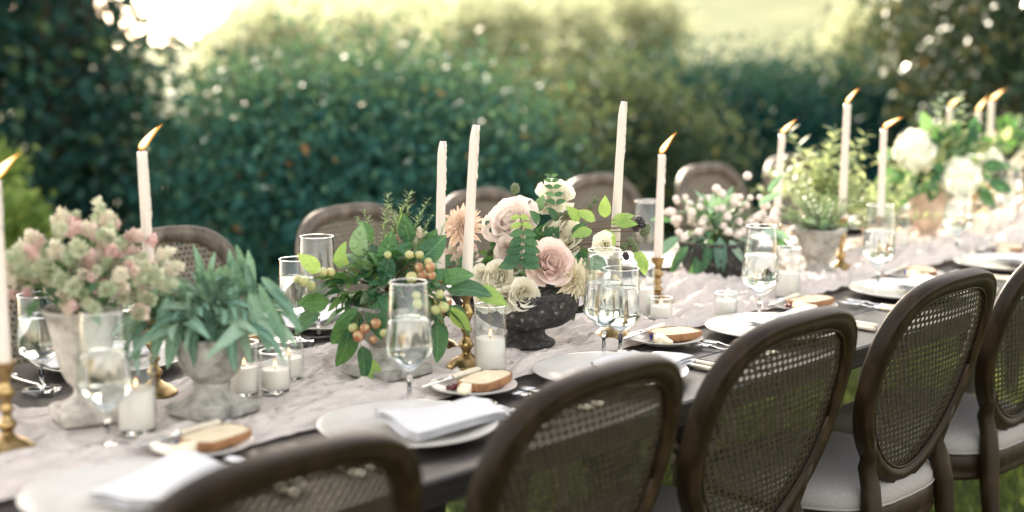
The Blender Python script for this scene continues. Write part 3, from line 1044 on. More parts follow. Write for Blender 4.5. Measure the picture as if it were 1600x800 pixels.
def candlestick(p, h, label):
    t = thing('candlestick', label, 'candlestick', p, 0, 'brass candlesticks down the table')
    s_ = h / 0.15
    base = [(0, 0), (0.040, 0), (0.042, 0.003), (0.040, 0.007), (0.034, 0.010), (0.031, 0.015), (0.018, 0.021), (0.011, 0.027)]
    put(MB().lathe(base, 28).mesh('base', MAT['brass']), 'base', t)
    hs = h - 0.027 - 0.024
    st = [(0.0105, 0.0), (0.008, 0.04), (0.012, 0.10), (0.0155, 0.16), (0.012, 0.22), (0.0075, 0.28), (0.0068, 0.36), (0.012, 0.43), (0.0085, 0.48), (0.0072, 0.56), (0.0105, 0.64), (0.0155, 0.71), (0.0125, 0.79), (0.008, 0.87), (0.0075, 0.94), (0.011, 1.0)]
    put(MB().lathe([(r, 0.027 + z * hs) for r, z in st], 18).mesh('stem', MAT['brass']), 'stem', t)
    zc = h - 0.024
    cup = [(0.011, zc), (0.0135, zc + 0.006), (0.0155, zc + 0.018), (0.0185, zc + 0.0225), (0.0180, zc + 0.024), (0.0128, zc + 0.024), (0.0120, zc + 0.014), (0, zc + 0.013)]
    put(MB().lathe(cup, 20).mesh('socket', MAT['brass']), 'socket', t)
    return t


def taper(p, hold_h, h, label, lit, lean=(0, 0), flame=0):
    """taper candle standing in a candlestick; p is the foot of the stick"""
    z0 = p.z + hold_h - 0.010
    t = thing('taper_candle', label, 'candle', (p.x, p.y, z0), 0, 'ivory taper candles')
    M = RX(-lean[1]) @ RY(lean[0])
    t.rotation_euler = M.to_euler()
    mb = MB()
    n = 24
    prof = [(0, 0)]
    for k_ in range(n + 1):
        u = k_ / n
        r = 0.0113 - 0.0032 * u
        if not lit and u > 0.93:
            r *= 1 - (u - 0.93) / 0.07 * 0.55
        prof.append((r, u * h))
    prof.append((0.002, h - 0.001))
    prof.append((0, h - 0.001))
    ph = rnd.random() * 6
    mb.lathe(prof, 20, ripple=lambda a, z: 0.03 * noise.noise(Vector((a * 1.2, z * 25, ph))) * (z / h))
    put(mb.mesh('wax_body', MAT['wax']), 'wax_body', t)
    # drips run down the lee side
    mb = MB()
    a0 = WIND + rnd.uniform(-.35, .35)
    for q in range(3):
        a = a0 + rnd.uniform(-.4, .4)
        ln = h * rnd.uniform(.12, .42)
        pts, rad = [], []
        nk = max(4, int(ln / 0.008))
        for k_ in range(nk + 1):
            z = h - 0.001 - ln * k_ / nk
            rr = 0.0113 - 0.0032 * z / h - 0.0006
            aa = a + 0.08 * math.sin(k_ * 1.3 + q)
            pts.append((rr * math.cos(aa), rr * math.sin(aa), z))
            rad.append(0.0016 + 0.0021 * abs(math.sin(k_ * 1.1 + q * 2.1 + ph)) ** 2)
        rad[-1] = 0.0030
        mb.tube(pts, rad, 6)
    put(mb.mesh('wax_drips', MAT['wax']), 'wax_drips', t)
    put(MB().tube([(0, 0, h - 0.003), (0.0006, 0, h + 0.004), (0.003, 0, h + 0.008)], [0.0011, 0.001, 0.0006], 5).mesh('wick', MAT['wick']), 'wick', t)
    if lit:
        f_ = put(FLAME2 if flame else FLAME, 'flame', t, T(0.0015, 0, h + 0.002) @ RZ(WIND + rnd.uniform(-.3, .3)) @ RY(rnd.uniform(-.35, .25)) @ S(rnd.uniform(.95, 1.35)))
        put(CORE2 if flame else CORE, 'flame_core', f_, T(0.0004, 0, .002))
    return t


def votive(p, r, h, wax_h, label, lit=True):
    t = thing('votive_candle', label, 'candle', p, rnd.random() * 6, 'glass votive candles')
    wl = 0.0022
    prof = [(0, 0), (r - 0.002, 0), (r, 0.002), (r, h - 0.001), (r - wl * .5, h), (r - wl, h - 0.001), (r - wl, 0.009), (r - wl - .002, 0.007), (0, 0.007)]
    put(MB().lathe(prof, 36).mesh('glass_cup', MAT['glass']), 'glass_cup', t)
    put(MB().tube([((r - wl / 2) * math.cos(2 * math.pi * k_ / 36), (r - wl / 2) * math.sin(2 * math.pi * k_ / 36), h) for k_ in range(37)], 0.0012, 6).mesh('rim', MAT['solid_glass']), 'rim', t)
    put(MB().lathe([(0, 0.0012), (r - 0.003, 0.0012), (r - 0.0028, 0.0064), (0, 0.0064)], 30).mesh('glass_base', MAT['solid_glass']), 'glass_base', t)
    rw = r - wl - 0.0006
    w_ = put(MB().lathe([(0, 0.0105), (rw - .001, 0.0105), (rw, 0.012), (rw, wax_h), (rw - 0.002, wax_h + 0.0008), (rw - 0.006, wax_h - 0.0015), (0, wax_h - 0.002)], 32).mesh('wax_body', MAT['votive_wax']), 'wax_body', t)
    put(MB().tube([(0, 0, wax_h - 0.003), (0, 0, wax_h + 0.005)], 0.0008, 5).mesh('wick', MAT['wick']), 'wick', t)
    if lit:
        f_ = put(VFLAME, 'flame', t, T(0, 0, wax_h + 0.003) @ RZ(rnd.random() * 6))
        put(VCORE, 'flame_core', f_, T(0, 0, .001))
    return t


def plate_mesh(r, h, name):
    pr = [(0, 0.0), (r * 0.58, 0.0), (r * 0.60, 0.003), (r * 0.72, 0.005), (r * 0.985, h - 0.003), (r, h - 0.001), (r * 0.995, h + 0.0005), (r * 0.975, h),
          (r * 0.72, 0.0095), (r * 0.64, 0.006), (0, 0.0055)]
    rim = lambda a, z: 0.012 * math.sin(a * 5 + 1) * (1 if z > 0.006 else 0) * 0.35
    return MB().lathe(pr, 56, ripple=rim).mesh(name, MAT['china'])


DINNER = plate_mesh(0.152, 0.019, 'dinner_plate')
BREADP = plate_mesh(0.082, 0.014, 'bread_plate')


def napkin_mesh(seed, lx=0.20, ly=0.135):
    mb = MB()
    n, m_ = 16, 12
    for layer in range(3):
        vv, ff = [], []
        sh = 0.004 * layer

        def hgt(u, v, L_):
            x, y = (u - .5) * lx, (v - .5) * ly
            z = 0.0045 * L_ + 0.0065 * math.sin(u * 4 + seed) * math.sin(v * 3 + seed * 2) + 0.004 * abs(u - .5) * math.sin(v * 8 + seed) + 0.0015 * noise.noise(Vector((x * 40, y * 40, seed)))
            # the corner sags towards the rim
            return z
        for top in (0, 1):
            for j in range(m_ + 1):
                for i in range(n + 1):
                    u, v = i / n, j / m_
                    zz = hgt(u, v, layer) + (0.0032 if top else 0)
                    e = min(u, 1 - u, v, 1 - v)
                    if e < 0.001:
                        zz = hgt(u, v, layer) + 0.0016
                    vv.append(((u - .5) * lx + sh + 0.002 * math.sin(v * 7 + seed + layer), (v - .5) * ly * (1 + .12 * (u - .5) * math.sin(seed * 5)) + sh + 0.004 * math.sin(u * 6 + seed), zz))
        W = n + 1
        o2 = W * (m_ + 1)
        for j in range(m_):
            for i in range(n):
                a = j * W + i
                ff.append((a, a + W, a + W + 1, a + 1))
                ff.append((o2 + a, o2 + a + 1, o2 + a + W + 1, o2 + a + W))
        mb.add(vv, ff)
    return mb.mesh('napkin', MAT['napkin'])


NAPKINS = [napkin_mesh(s_) for s_ in (1.0, 2.3, 4.1)]


def cutlery_meshes():
    d = {}
    # handle along -Y from 0, head along +Y
    def handle(L, name):
        prof = [(0, -L), (0.004, -L), (0.0062, -L + 0.004), (0.0068, -L + 0.02), (0.0055, -0.012), (0.0048, -0.002), (0, -0.002)]
        mb = MB().lathe([(r, z) for r, z in prof], 12, Matrix.Rotation(-math.pi / 2, 4, 'X') @ S(1.25, 0.8, 1))
        return mb.mesh(name, MAT['ivory'])
    d['handle'] = handle(0.095, 'handle')
    d['ferrule'] = MB().lathe([(0, -0.004), (0.0066, -0.004), (0.0066, 0.006), (0.004, 0.009), (0, 0.009)], 12, Matrix.Rotation(-math.pi / 2, 4, 'X') @ S(1.1, 0.8, 1)).mesh('ferrule', MAT['steel'])
    mb = MB()
    mb.tube([(0, 0.006, 0), (0, 0.03, 0.001), (0, 0.05, 0.004)], [0.003, 0.0024, 0.0035], 6)
    mb.box((0, 0.058, 0.0045), (0.022, 0.018, 0.0018), bev=0.0007)
    for k_ in range(4):
        x = -0.0092 + k_ * 0.0061
        mb.tube([(x, 0.066, 0.0045), (x, 0.085, 0.0035), (x, 0.106, 0.0062)], [0.0016, 0.0014, 0.0008], 5)
    d['fork'] = mb.mesh('fork_head', MAT['steel'])
    mb = MB()
    ny = 14
    vv, ff = [], []
    for i in range(ny + 1):
        u = i / ny
        wv_ = 0.0105 * (1 - u ** 4 * .85)
        y = 0.006 + 0.115 * u
        vv += [(-0.004, y, 0.0012), (-0.004 + wv_ * 1.2 + .003, y, 0.0001), (-0.004, y, -0.0012)]
    for i in range(ny):
        a = i * 3
        ff += [(a, a + 1, a + 4, a + 3), (a + 1, a + 2, a + 5, a + 4), (a + 2, a, a + 3, a + 5)]
    ff += [(0, 2, 1), (ny * 3, ny * 3 + 1, ny * 3 + 2)]
    mb.add(vv, ff)
    d['knife'] = mb.mesh('blade', MAT['steel'])
    mb = MB()
    mb.tube([(0, 0.006, 0), (0, 0.03, 0.002), (0, 0.052, 0.004)], [0.003, 0.0024, 0.0034], 6)
    vv, ff = [], []
    nr, na = 5, 20
    for lay in (0, 1):
        for i in range(nr + 1):
            q = i / nr
            for k_ in range(na):
                a = 2 * math.pi * k_ / na
                vv.append((0.0195 * q * math.cos(a), 0.078 + 0.029 * q * math.sin(a), 0.004 - 0.0065 * (1 - q * q) - lay * 0.001))
    for lay in (0, 1):
        for i in range(nr):
            for k_ in range(na):
                a = lay * (nr + 1) * na + i * na + k_
                b_ = lay * (nr + 1) * na + i * na + (k_ + 1) % na
                ff.append((a, b_, b_ + na, a + na) if lay == 0 else (a, a + na, b_ + na, b_))
    mb.add(vv, ff)
    d['spoon'] = mb.mesh('spoon_bowl', MAT['steel'])
    return d


CUT = cutlery_meshes()


def cutlery(kind, p, rz, label, tilt=0.0):
    t = thing({'knife': 'table_knife', 'fork': 'fork', 'spoon': 'spoon', 'butter': 'butter_knife'}[kind], label, 'knife' if kind in ('knife', 'butter') else kind, p, rz, 'ivory-handled cutlery')
    t.rotation_euler = (tilt, 0, rz)
    put(CUT['handle'], 'handle', t)
    put(CUT['ferrule'], 'ferrule', t)
    put(CUT['knife' if kind == 'butter' else kind], {'fork': 'fork_head', 'knife': 'blade', 'butter': 'blade', 'spoon': 'spoon_bowl'}[kind], t, S(1, .75, 1) if kind == 'butter' else None)
    return t


def bread_meshes(seed):
    """a slice lying flat: crumb inside a crust"""
    n = 28
    ol = []
    for i in range(n):
        a = 2 * math.pi * i / n
        ca, sa = math.cos(a), math.sin(a)
        ol.append((0.060 * math.copysign(abs(ca) ** .6, ca) * (1 + .05 * math.sin(a * 3 + seed)), 0.038 * math.copysign(abs(sa) ** .62, sa) * (1 + .06 * math.sin(a * 2 + seed * 2))))
    hgt = 0.016
    cr = MB()
    vv, ff = [], []
    for k_, z in ((1.0, 0), (1.02, .004), (1.02, hgt - .003), (1.0, hgt), (.95, hgt + .0003)):
        vv += [(x * k_, y * k_, z) for x, y in ol]
    for j in range(4):
        for i in range(n):
            i2 = (i + 1) % n
            ff.append((j * n + i, j * n + i2, (j + 1) * n + i2, (j + 1) * n + i))
    ff.append(tuple(reversed(range(n))))
    cr.add(vv, ff)
    cm = MB()
    vv, ff = [], []
    for k_ in (.955, .75, .5, .25):
        vv += [(x * k_, y * k_, hgt - .0006 + .0018 * noise.noise(Vector((x * 90 * k_, y * 90 * k_, seed)))) for x, y in ol]
    vv.append((0, 0, hgt))
    for j in range(3):
        for i in range(n):
            i2 = (i + 1) % n
            ff.append((j * n + i, j * n + i2, (j + 1) * n + i2, (j + 1) * n + i))
    for i in range(n):
        ff.append((3 * n + i, 3 * n + (i + 1) % n, 4 * n))
    cm.add(vv, ff)
    return cr.mesh('crust', MAT['crust']), cm.mesh('crumb', MAT['bread'])


BREADS = [bread_meshes(s_) for s_ in (.4, 1.9, 3.3)]


def bread_slice(p, rz, label, k_):
    t = thing('bread_slice', label, 'bread', p, rz, 'bread on the bread plates')
    t.scale = ((1.0, 1.08, .92, 1.04, .96, 1.1, .94)[k_ % 7], (1.05, .9, 1.1, 1.0, .92, 1.0, 1.06)[k_ % 7], 1)
    put(BREADS[k_ % 3][0], 'crust', t)
    put(BREADS[k_ % 3][1], 'crumb', t)
    return t


mb = MB()
vv = [(-.022, -.011, 0), (.022, -.013, 0), (.02, .012, 0), (-.021, .012, 0), (-.02, -.010, .013), (.018, -.011, .017), (.018, .010, .016), (-.019, .011, .012)]
mb.add(vv, [(3, 2, 1, 0), (4, 5, 6, 7), (0, 1, 5, 4), (1, 2, 6, 5), (2, 3, 7, 6), (3, 0, 4, 7)])
mb.ball((-.030, -.004, .007), .010, 10, 6, sz=.7)
CHEESE = mb.mesh('cheese', MAT['butter'])
mb = MB()
for k_ in range(9):
    a = k_ * 2.4
    mb.add([(0, 0, .004), (.006, .002, .008), (.012, 0, .010 + .003 * (k_ % 3)), (.006, -.003, .007)], [(0, 1, 2, 3)], RZ(a) @ RY(-.3 * (k_ % 3)))
mb.ball((0, 0, .005), .004, 6, 4)
BLUEFLOWER = mb.mesh('blue_flower', MAT['blue'])
mb = MB()
for k_ in range(5):
    mb.ball((rnd.uniform(-.012, .012), rnd.uniform(-.008, .008), .005), .0055, 8, 5)
JAM = mb.mesh('dark_berries', MAT['jam'])

# ---- near-side place settings
near_x = (1.136, 1.662, 2.206, 2.790, 3.447, 4.06, 4.66)
for i, x in enumerate(near_x):
    nm = '%s near-side place setting from the left' % ORD[i]
    y = (0.245, 0.218, 0.215, 0.215, 0.222, 0.23, 0.23)[i]
    put_ = lambda me, n_, lab, cat, p, rz, g: tag(put(me, n_, None, T(p) @ RZ(rz)), lab, cat, g)
    put_(DINNER, 'dinner_plate', 'cream china dinner plate of the ' + nm, 'plate', (x, y, ZT + .003), rnd.random() * 6, 'dinner plates')
    # napkin lies across the plate's right half, one edge over the rim
    tag(put(NAPKINS[i % 3], 'napkin', None, T(x + .055, y - .035, ZT + .0195) @ RZ(R((18, -12, 10, -8, 14, 6, -9)[i])) @ RX(R(2))),
        'folded white linen napkin on the plate of the ' + nm, 'napkin', 'napkins on the plates')
    if i >= 1:
        cutlery('fork', (x - .185, y - .03, ZT + .004), R(4), 'ivory-handled fork left of the plate of the ' + nm)
        cutlery('fork', (x - .222, y - .035, ZT + .004), R(5), 'outer ivory-handled fork of the ' + nm)
    cutlery('knife', (x + .185, y - .06, ZT + .006), R(-3), 'ivory-handled table knife of the ' + nm)
    cutlery('spoon', (x + .212, y - .05, ZT + .008), R(-2), 'ivory-handled spoon of the ' + nm)
for i, (bx_, by_) in enumerate(((1.365, .385), (1.945, .335), (2.540, .330), (3.085, .315), (3.70, .335), (4.30, .345), (4.88, .36))):
    nm = '%s near-side bread plate from the left' % ORD[i]
    p = Vector((bx_, by_, ZT + .005))
    rest(p, .09)
    tag(put(BREADP, 'bread_plate', None, T(p)), 'small cream side plate with bread, %s from the left on the near side' % ORD[i], 'plate', 'bread plates')
    bread_slice((bx_ + .022, by_ - .010, p.z + .0085), R((8, 14, -22, -8, 38, 20, -30)[i]), 'slice of bread with brown crust on the ' + nm, i)
    tag(put(CHEESE, 'cheese', None, T(bx_ - .044, by_ - .022, p.z + .0090) @ RZ(R(30 * i))), 'piece of pale soft cheese on the ' + nm, 'cheese', 'cheese on the bread plates')
    if i in (0, 2, 4):
        tag(put(BLUEFLOWER, 'blue_flower', None, T(bx_ - .040, by_ + .006, p.z + .009)), 'tiny blue flower on the ' + nm, 'flower', 'blue flowers on the bread plates')
    else:
        tag(put(JAM, 'dark_berries', None, T(bx_ - .046, by_ + .008, p.z + .008)), 'few dark red berries on the ' + nm, 'berries', 'berries on the bread plates')
    cutlery('butter', (bx_ - .01, by_ + .052, p.z + .0175), R(98), 'ivory-handled butter knife laid on the ' + nm)

# ---- far-side place settings
far_x = (1.62, 2.20, 2.78, 3.36, 3.95, 4.55, 5.13)
for i, x in enumerate(far_x):
    nm = '%s far-side place setting from the left' % ORD[i]
    y = 1.035
    tag(put(DINNER, 'dinner_plate', None, T(x, y, ZT + .003)), 'cream china dinner plate of the ' + nm, 'plate', 'dinner plates')
    tag(put(NAPKINS[(i + 1) % 3], 'napkin', None, T(x - .04, y + .02, ZT + .0195) @ RZ(R(170 + 8 * (i % 3)))), 'folded white linen napkin on the plate of the ' + nm, 'napkin', 'napkins on the plates')
    cutlery('fork', (x + .19, y + .03, ZT + .004), R(184), 'ivory-handled fork of the ' + nm)
    cutlery('knife', (x - .19, y + .05, ZT + .006), R(178), 'ivory-handled table knife of the ' + nm)
    bx_, by_ = x + .285, y - .055
    p = Vector((bx_, by_, ZT + .004))
    tag(put(BREADP, 'bread_plate', None, T(p)), 'small cream side plate with bread, %s from the left on the far side' % ORD[i], 'plate', 'bread plates')
    bread_slice((bx_ - .01, by_ + .005, p.z + .0085), R(190 - 10 * i), 'slice of bread on the %s far-side bread plate from the left' % ORD[i], i + 1)

# ---- glasses
GLS = [
    (GL_WATER, tb(168, 703), 'blurred stemmed water glass beside the tall pale urn, nearest the camera'),
    (GL_WATER, tb(640, 634), 'stemmed water glass in front of the crab apple arrangement'),
    (GL_WATER, tb(943, 560), 'taller of the two stemmed water glasses right of the dark footed bowl'),
    (GL_LOW, tb(969, 556), 'shorter of the two stemmed water glasses right of the dark footed bowl'),
    (GL_WATER, tb(1186, 504), 'stemmed water glass in front of the dark round bowl of globe flowers'),
    (GL_WATER, tb(1371, 455), 'stemmed water glass on the sunny part of the table, left of the clay pot'),
    (GL_WATER, tb(1494, 400), 'stemmed water glass right of the clay pot with hydrangeas'),
    (GL_LOW, tb(66, 612), 'stemmed water glass behind the leftmost brass candlestick'),
    (GL_EMPTY, tb(498, 528), 'empty stemmed glass behind the crab apple leaves'),
    (GL_LOW, tb(466, 536), 'stemmed glass between the sage and the crab apple arrangements'),
    (GL_EMPTY, tb(1012, 446), 'empty stemmed glass beyond the lit taper at the middle of the table'),
    (GL_LOW, tb(182, 545), 'stemmed glass behind the tall pale urn'),
    (GL_WATER, tb(1575, 352), 'stemmed water glass at the picture edge near the end of the table'),
]
for d_, p, lab in GLS:
    p.z = ZT + .005
    wine_glass(d_, rest(p, .05), lab)

# ---- votive candles
VOT = [
    (tb(215, 680), .033, .13, .075, 'tall glass votive candle beside the tall pale urn'),
    (tb(431, 617), .029, .078, .045, 'short glass votive candle right of the sage urn'),
    (tb(452, 597), .029, .078, .045, 'short glass votive candle behind another one right of the sage urn'),
    (tb(382, 622), .028, .10, .055, 'glass votive candle close against the sage urn'),
    (tb(766, 586), .032, .135, .070, 'tall glass votive candle between brass stick and dark footed bowl'),
    (tb(1004, 500), .028, .125, .072, 'tall glass votive candle left of the mid-table brass candlestick'),
    (tb(1032, 505), .027, .055, .036, 'short lit votive in front of the mid-table brass candlestick'),
    (tb(1134, 500), .027, .060, .043, 'short lit votive in front of the dark round bowl'),
    (tb(1230, 470), .032, .130, .068, 'tall glass votive candle in front of the grey rosemary urn'),
    (tb(1403, 402), .030, .125, .070, 'tall glass votive candle left of the clay hydrangea pot'),
    (tb(1528, 372), .032, .115, .070, 'tall glass votive candle right of the clay hydrangea pot'),
    (tb(1570, 362), .032, .115, .065, 'glass votive candle near the end of the table in view'),
]
for p, r_, h_, wx, lab in VOT:
    p.z = ZT + .005
    votive(rest(p, r_ + .02), r_, h_, wx, lab)

# ---- brass sticks and tapers: (foot, stick height, taper height, lit, label, lean)
STK = [
    (tb(14, 708), .145, .298, True, 'at the picture edge beside the pink-green blooms', 0, 0),
    (tb(243, 620), .145, .315, True, 'rising behind the pink-green blooms', -.03, 1),
    (tb(688, 548), .150, .300, False, 'behind the crab apple arrangement, shorter of two', .02, 0),
    (tb(729, 577), .165, .330, False, 'in front of the peach dahlia', .055, 0),
    (tb(958, 528), .175, .352, False, 'tallest in view, right of the roses', .045, 0),
    (tb(1027, 478), .118, .262, True, 'left of the globe flowers', .02, 0),
    (tb(1211, 428), .135, .262, True, 'between the globe flowers and the rosemary urn', .035, 0),
    (tb(1313, 425), .150, .330, True, 'tallest burning one, behind the rosemary urn', .01, 1),
    (tb(1373, 415), .140, .262, True, 'left of the hydrangeas on the sunny part', .0, 0),
    (tb(1476, 358), .140, .285, True, 'half hidden behind the silver leaves', .0, 0),
    (tb(1520, 350), .140, .262, True, 'behind the tall silver sprig and hydrangea', .0, 0),
    (tb(1540, 350), .140, .300, True, 'rightmost burning one above the hydrangeas', .0, 0),
]
for p, sh, th, lit, lab, ln, fl in STK:
    p.z = ZT + .005
    rest(p, .06)
    candlestick(p, sh, 'turned brass candlestick under the taper ' + lab)
    d_ = RT * ln
    taper(p, sh, th, ('lit' if lit else 'unlit') + ' ivory taper candle ' + lab, lit, (d_.x, d_.y), fl)

# ================================================================= BUILDERS: URNS
def urn(name, label, p, prof_bowl, prof_foot, plinth, mat, seg=36, soil=None, handles=None, rim=None):
    t = thing(name, label, {'clay_pot': 'pot', 'stone_bowl': 'bowl', 'footed_bowl': 'bowl'}.get(name, 'urn'), p, 0.0 if handles else rnd.random() * .6 - .3, 'stone vessels down the table')
    ph = rnd.random() * 9
    rip = lambda a, z: 0.018 * noise.noise(Vector((math.cos(a) * 2, math.sin(a) * 2, z * 30 + ph)))
    put(MB().lathe(prof_bowl, seg, ripple=rip).mesh('bowl', mat), 'bowl', t)
    if prof_foot:
        put(MB().lathe(prof_foot, seg, ripple=rip).mesh('foot', mat), 'foot', t)
    if plinth:
        w_, h_ = plinth
        put(MB().box((0, 0, h_ / 2), (w_, w_, h_), bev=.005).mesh('plinth', mat, False), 'plinth', t)
    if soil:
        put(MB().lathe([(0, soil[1] + .004), (soil[0] * .6, soil[1] + .006), (soil[0], soil[1])], 24).mesh('soil', MAT['soil']), 'soil', t)
    if handles:
        for s_ in (-1, 1):
            pts = [Vector((s_ * x, 0, z)) for x, z in handles]
            put(MB().tube(pts, [.006, .008, .008, .0075, .007, .0065, .006, .005, .004][:len(pts)], 8).mesh('handle', mat), 'handle', t, RZ(-0.80))
    return t


PA = rest(tb(136, 660), .09); PA.z = ZT + .004
urn('stone_urn', 'tall pale stone urn holding the pink-green blooms', PA,
    [(0, .062), (.020, .062), (.030, .070), (.040, .090), (.047, .12), (.053, .15), (.060, .180), (.064, .190), (.068, .193), (.067, .198), (.060, .198), (.055, .18), (.045, .12), (0, .11)],
    [(.045, .026), (.043, .034), (.028, .040), (.021, .048), (.019, .058), (.024, .064), (.0, .066)], (.105, .028), MAT['stone_pale'])
PB = rest(tb(333, 650), .09); PB.z = ZT + .004
urn('stone_urn', 'small weathered grey stone urn planted with sage', PB,
    [(0, .058), (.026, .058), (.032, .062), (.050, .080), (.059, .105), (.062, .128), (.066, .136), (.066, .142), (.059, .142), (.056, .13), (0, .125)],
    [(.058, .020), (.058, .024), (.047, .030), (.035, .038), (.031, .050), (.034, .056), (.030, .060), (0, .060)], (.120, .022), MAT['stone_grey'], soil=(.057, .128))
PC = rest(tb(604, 588), .09); PC.z = ZT + .004
urn('stone_urn', 'small mossy stone urn almost hidden under crab apple leaves', PC,
    [(0, .058), (.026, .058), (.034, .062), (.052, .080), (.062, .105), (.066, .128), (.072, .136), (.071, .142), (.063, .142), (.058, .13), (0, .125)],
    [(.064, .020), (.063, .024), (.050, .032), (.036, .042), (.031, .052), (.034, .058), (0, .060)], (.132, .022), MAT['stone_grey'], soil=(.059, .128))
PD = rest(tb(822, 541), .09); PD.z = ZT + .004
urn('footed_bowl', 'dark pitted stone footed bowl with scroll handles holding the roses', PD,
    [(0, .036), (.040, .036), (.052, .040), (.082, .048), (.102, .062), (.112, .082), (.114, .104), (.119, .112), (.121, .118), (.117, .123), (.106, .123), (.098, .105), (0, .09)],
    [(0, 0), (.060, 0), (.063, .004), (.062, .010), (.052, .015), (.043, .022), (.040, .030), (.044, .038), (0, .039)], None, MAT['stone_dark'], 44,
    handles=[(.098, .072), (.120, .076), (.142, .088), (.153, .106), (.147, .122), (.132, .126), (.123, .117), (.127, .106), (.135, .107)])
PE = rest(tb(1120, 440), .09); PE.z = ZT + .004
urn('stone_bowl', 'dark round stone bowl filled with globe flowers', PE,
    [(0, 0), (.054, 0), (.060, .003), (.074, .014), (.095, .040), (.105, .070), (.106, .095), (.109, .103), (.112, .107), (.110, .112), (.100, .112), (.096, .095), (0, .085)],
    None, None, MAT['stone_dark'], 40)
PF = rest(tb(1277, 432), .09); PF.z = ZT + .004
urn('stone_urn', 'grey stone urn planted with rosemary', PF,
    [(0, .050), (.036, .050), (.044, .054), (.052, .070), (.058, .095), (.064, .112), (.074, .122), (.078, .127), (.077, .133), (.068, .133), (.060, .12), (0, .115)],
    [(.052, .016), (.052, .020), (.040, .026), (.036, .034), (.036, .046), (.040, .050), (0, .052)], (.105, .018), MAT['stone_grey'], soil=(.062, .120))
PH = rest(tb(1447, 374), .09); PH.z = ZT + .004
urn('clay_pot', 'chalky clay pot holding the white hydrangeas', PH,
    [(0, .030), (.030, .030), (.038, .034), (.052, .070), (.060, .110), (.064, .140), (.071, .146), (.071, .158), (.062, .158), (.058, .14), (0, .13)],
    [(0, 0), (.046, 0), (.048, .006), (.040, .014), (.028, .022), (.030, .032), (0, .034)], None, MAT['terracotta'])
PI_ = rest(tb(1575, 340), .09); PI_.z = ZT + .004
urn('clay_pot', 'chalky clay pot at the picture edge under mixed white flowers', PI_,
    [(0, .030), (.030, .030), (.036, .034), (.048, .060), (.056, .090), (.060, .115), (.066, .120), (.066, .130), (.058, .130), (.055, .12), (0, .11)],
    [(0, 0), (.046, 0), (.048, .006), (.040, .014), (.028, .022), (.030, .032), (0, .034)], None, MAT['terracotta'])
PG = rest(tb(1282, 395), .07); PG.z = ZT + .004
urn('clay_pot', 'clay pot behind the rosemary urn, hidden under bright mint stems', PG,
    [(0, .0), (.036, .0), (.040, .004), (.048, .060), (.056, .090), (.060, .115), (.066, .120), (.066, .130), (.058, .130), (.055, .12), (0, .11)],
    None, None, MAT['terracotta'])


# ================================================================= BUILDERS: LEAVES AND FLOWERS
def leaf_mesh(L, W, mat, shape='ovate', droop=0.5, fold=0.25, n=6, wave=0.0, name='leaf'):
    vv, ff = [], []
    y = z = 0.0
    for i in range(n + 1):
        t_ = i / n
        if shape == 'ovate':
            w_ = W / 2 * math.sin(math.pi * min(1, t_ ** 0.75)) ** 0.8
        elif shape == 'lance':
            w_ = W / 2 * math.sin(math.pi * (0.06 + 0.94 * t_) ** 0.9) ** 0.7
        else:
            w_ = W / 2 * (1 - t_ ** 2.5) * min(1, t_ * 5 + .25)
        if i == n:
            w_ = W * 0.015
        if i == 0:
            w_ = W * 0.03
        wv_ = wave * math.sin(t_ * 9)
        vv += [(-w_, y, z + w_ * fold + wv_), (0, y, z), (w_, y, z + w_ * fold - wv_)]
        ang = droop * (t_ - 0.15)
        y += L / n * math.cos(ang)
        z -= L / n * math.sin(ang)
    for i in range(n):
        a = i * 3
        ff += [(a, a + 1, a + 4, a + 3), (a + 1, a + 2, a + 5, a + 4)]
    return MB().add(vv, ff).mesh(name, mat)


def petal_geo(L, W, cup=0.4, curl=0.5, rise=0.8, n=5, tip=0.0, seed=0.0):
    """petal from the origin along +Y; Z is the inner side; rise bends it up, curl rolls the lip back"""
    vv, ff = [], []
    y = z = 0.0
    ang = -0.15
    for j in range(n + 1):
        v = j / n
        w_ = W / 2 * (0.32 + 0.68 * math.sin(min(1, v * 1.15) * math.pi / 2)) * (1 - tip * v ** 3)
        if v > 0.8:
            w_ *= 1 - 0.35 * ((v - 0.8) / 0.2) ** 2
        for i in range(5):
            u = (i - 2) / 2
            dz = cup * w_ * u * u
            vv.append((w_ * u * (1 - 0.12 * cup * u * u), y - 0.08 * L * u * u * v + .02 * L * math.sin(u * 5 + seed) * v, z + dz + 0.03 * L * math.sin(u * 4 + seed * 3) * v * v))
        ang += rise / n if v < 0.62 else -curl * 2.2 / n
        y += L / n * math.cos(ang)
        z += L / n * math.sin(ang)
    for j in range(n):
        for i in range(4):
            a = j * 5 + i
            ff.append((a, a + 1, a + 6, a + 5))
    return vv, ff


PETALS = {}


def petal_mesh(mat, kind):
    key = (mat.name, kind)
    if key not in PETALS:
        L, W, cup, curl, rise = {'outer': (1.0, 1.15, .35, .55, .75), 'mid': (.85, 1.0, .5, .35, .9)}[kind]
        PETALS[key] = MB().add(*petal_geo(L, W, cup, curl, rise, seed=rnd.random() * 5)).mesh('petal', mat)
    return PETALS[key]


ROSE_CORE = {}


def rose_core(mat, dense=22):
    key = (mat.name, dense)
    if key not in ROSE_CORE:
        mb = MB()
        for k_ in range(dense):
            u = k_ / dense
            a = k_ * 2.4
            tilt = R(84 - 34 * u)
            s_ = .40 + .32 * u
            M = RZ(a) @ T(0, .03 + .26 * u, .02) @ RX(tilt) @ S(s_, s_, s_)
            mb.add(*petal_geo(1.0, 1.15, .75, .25, .25, seed=k_ * 1.3), M=M)
        ROSE_CORE[key] = mb.mesh('rose_core', mat)
    return ROSE_CORE[key]


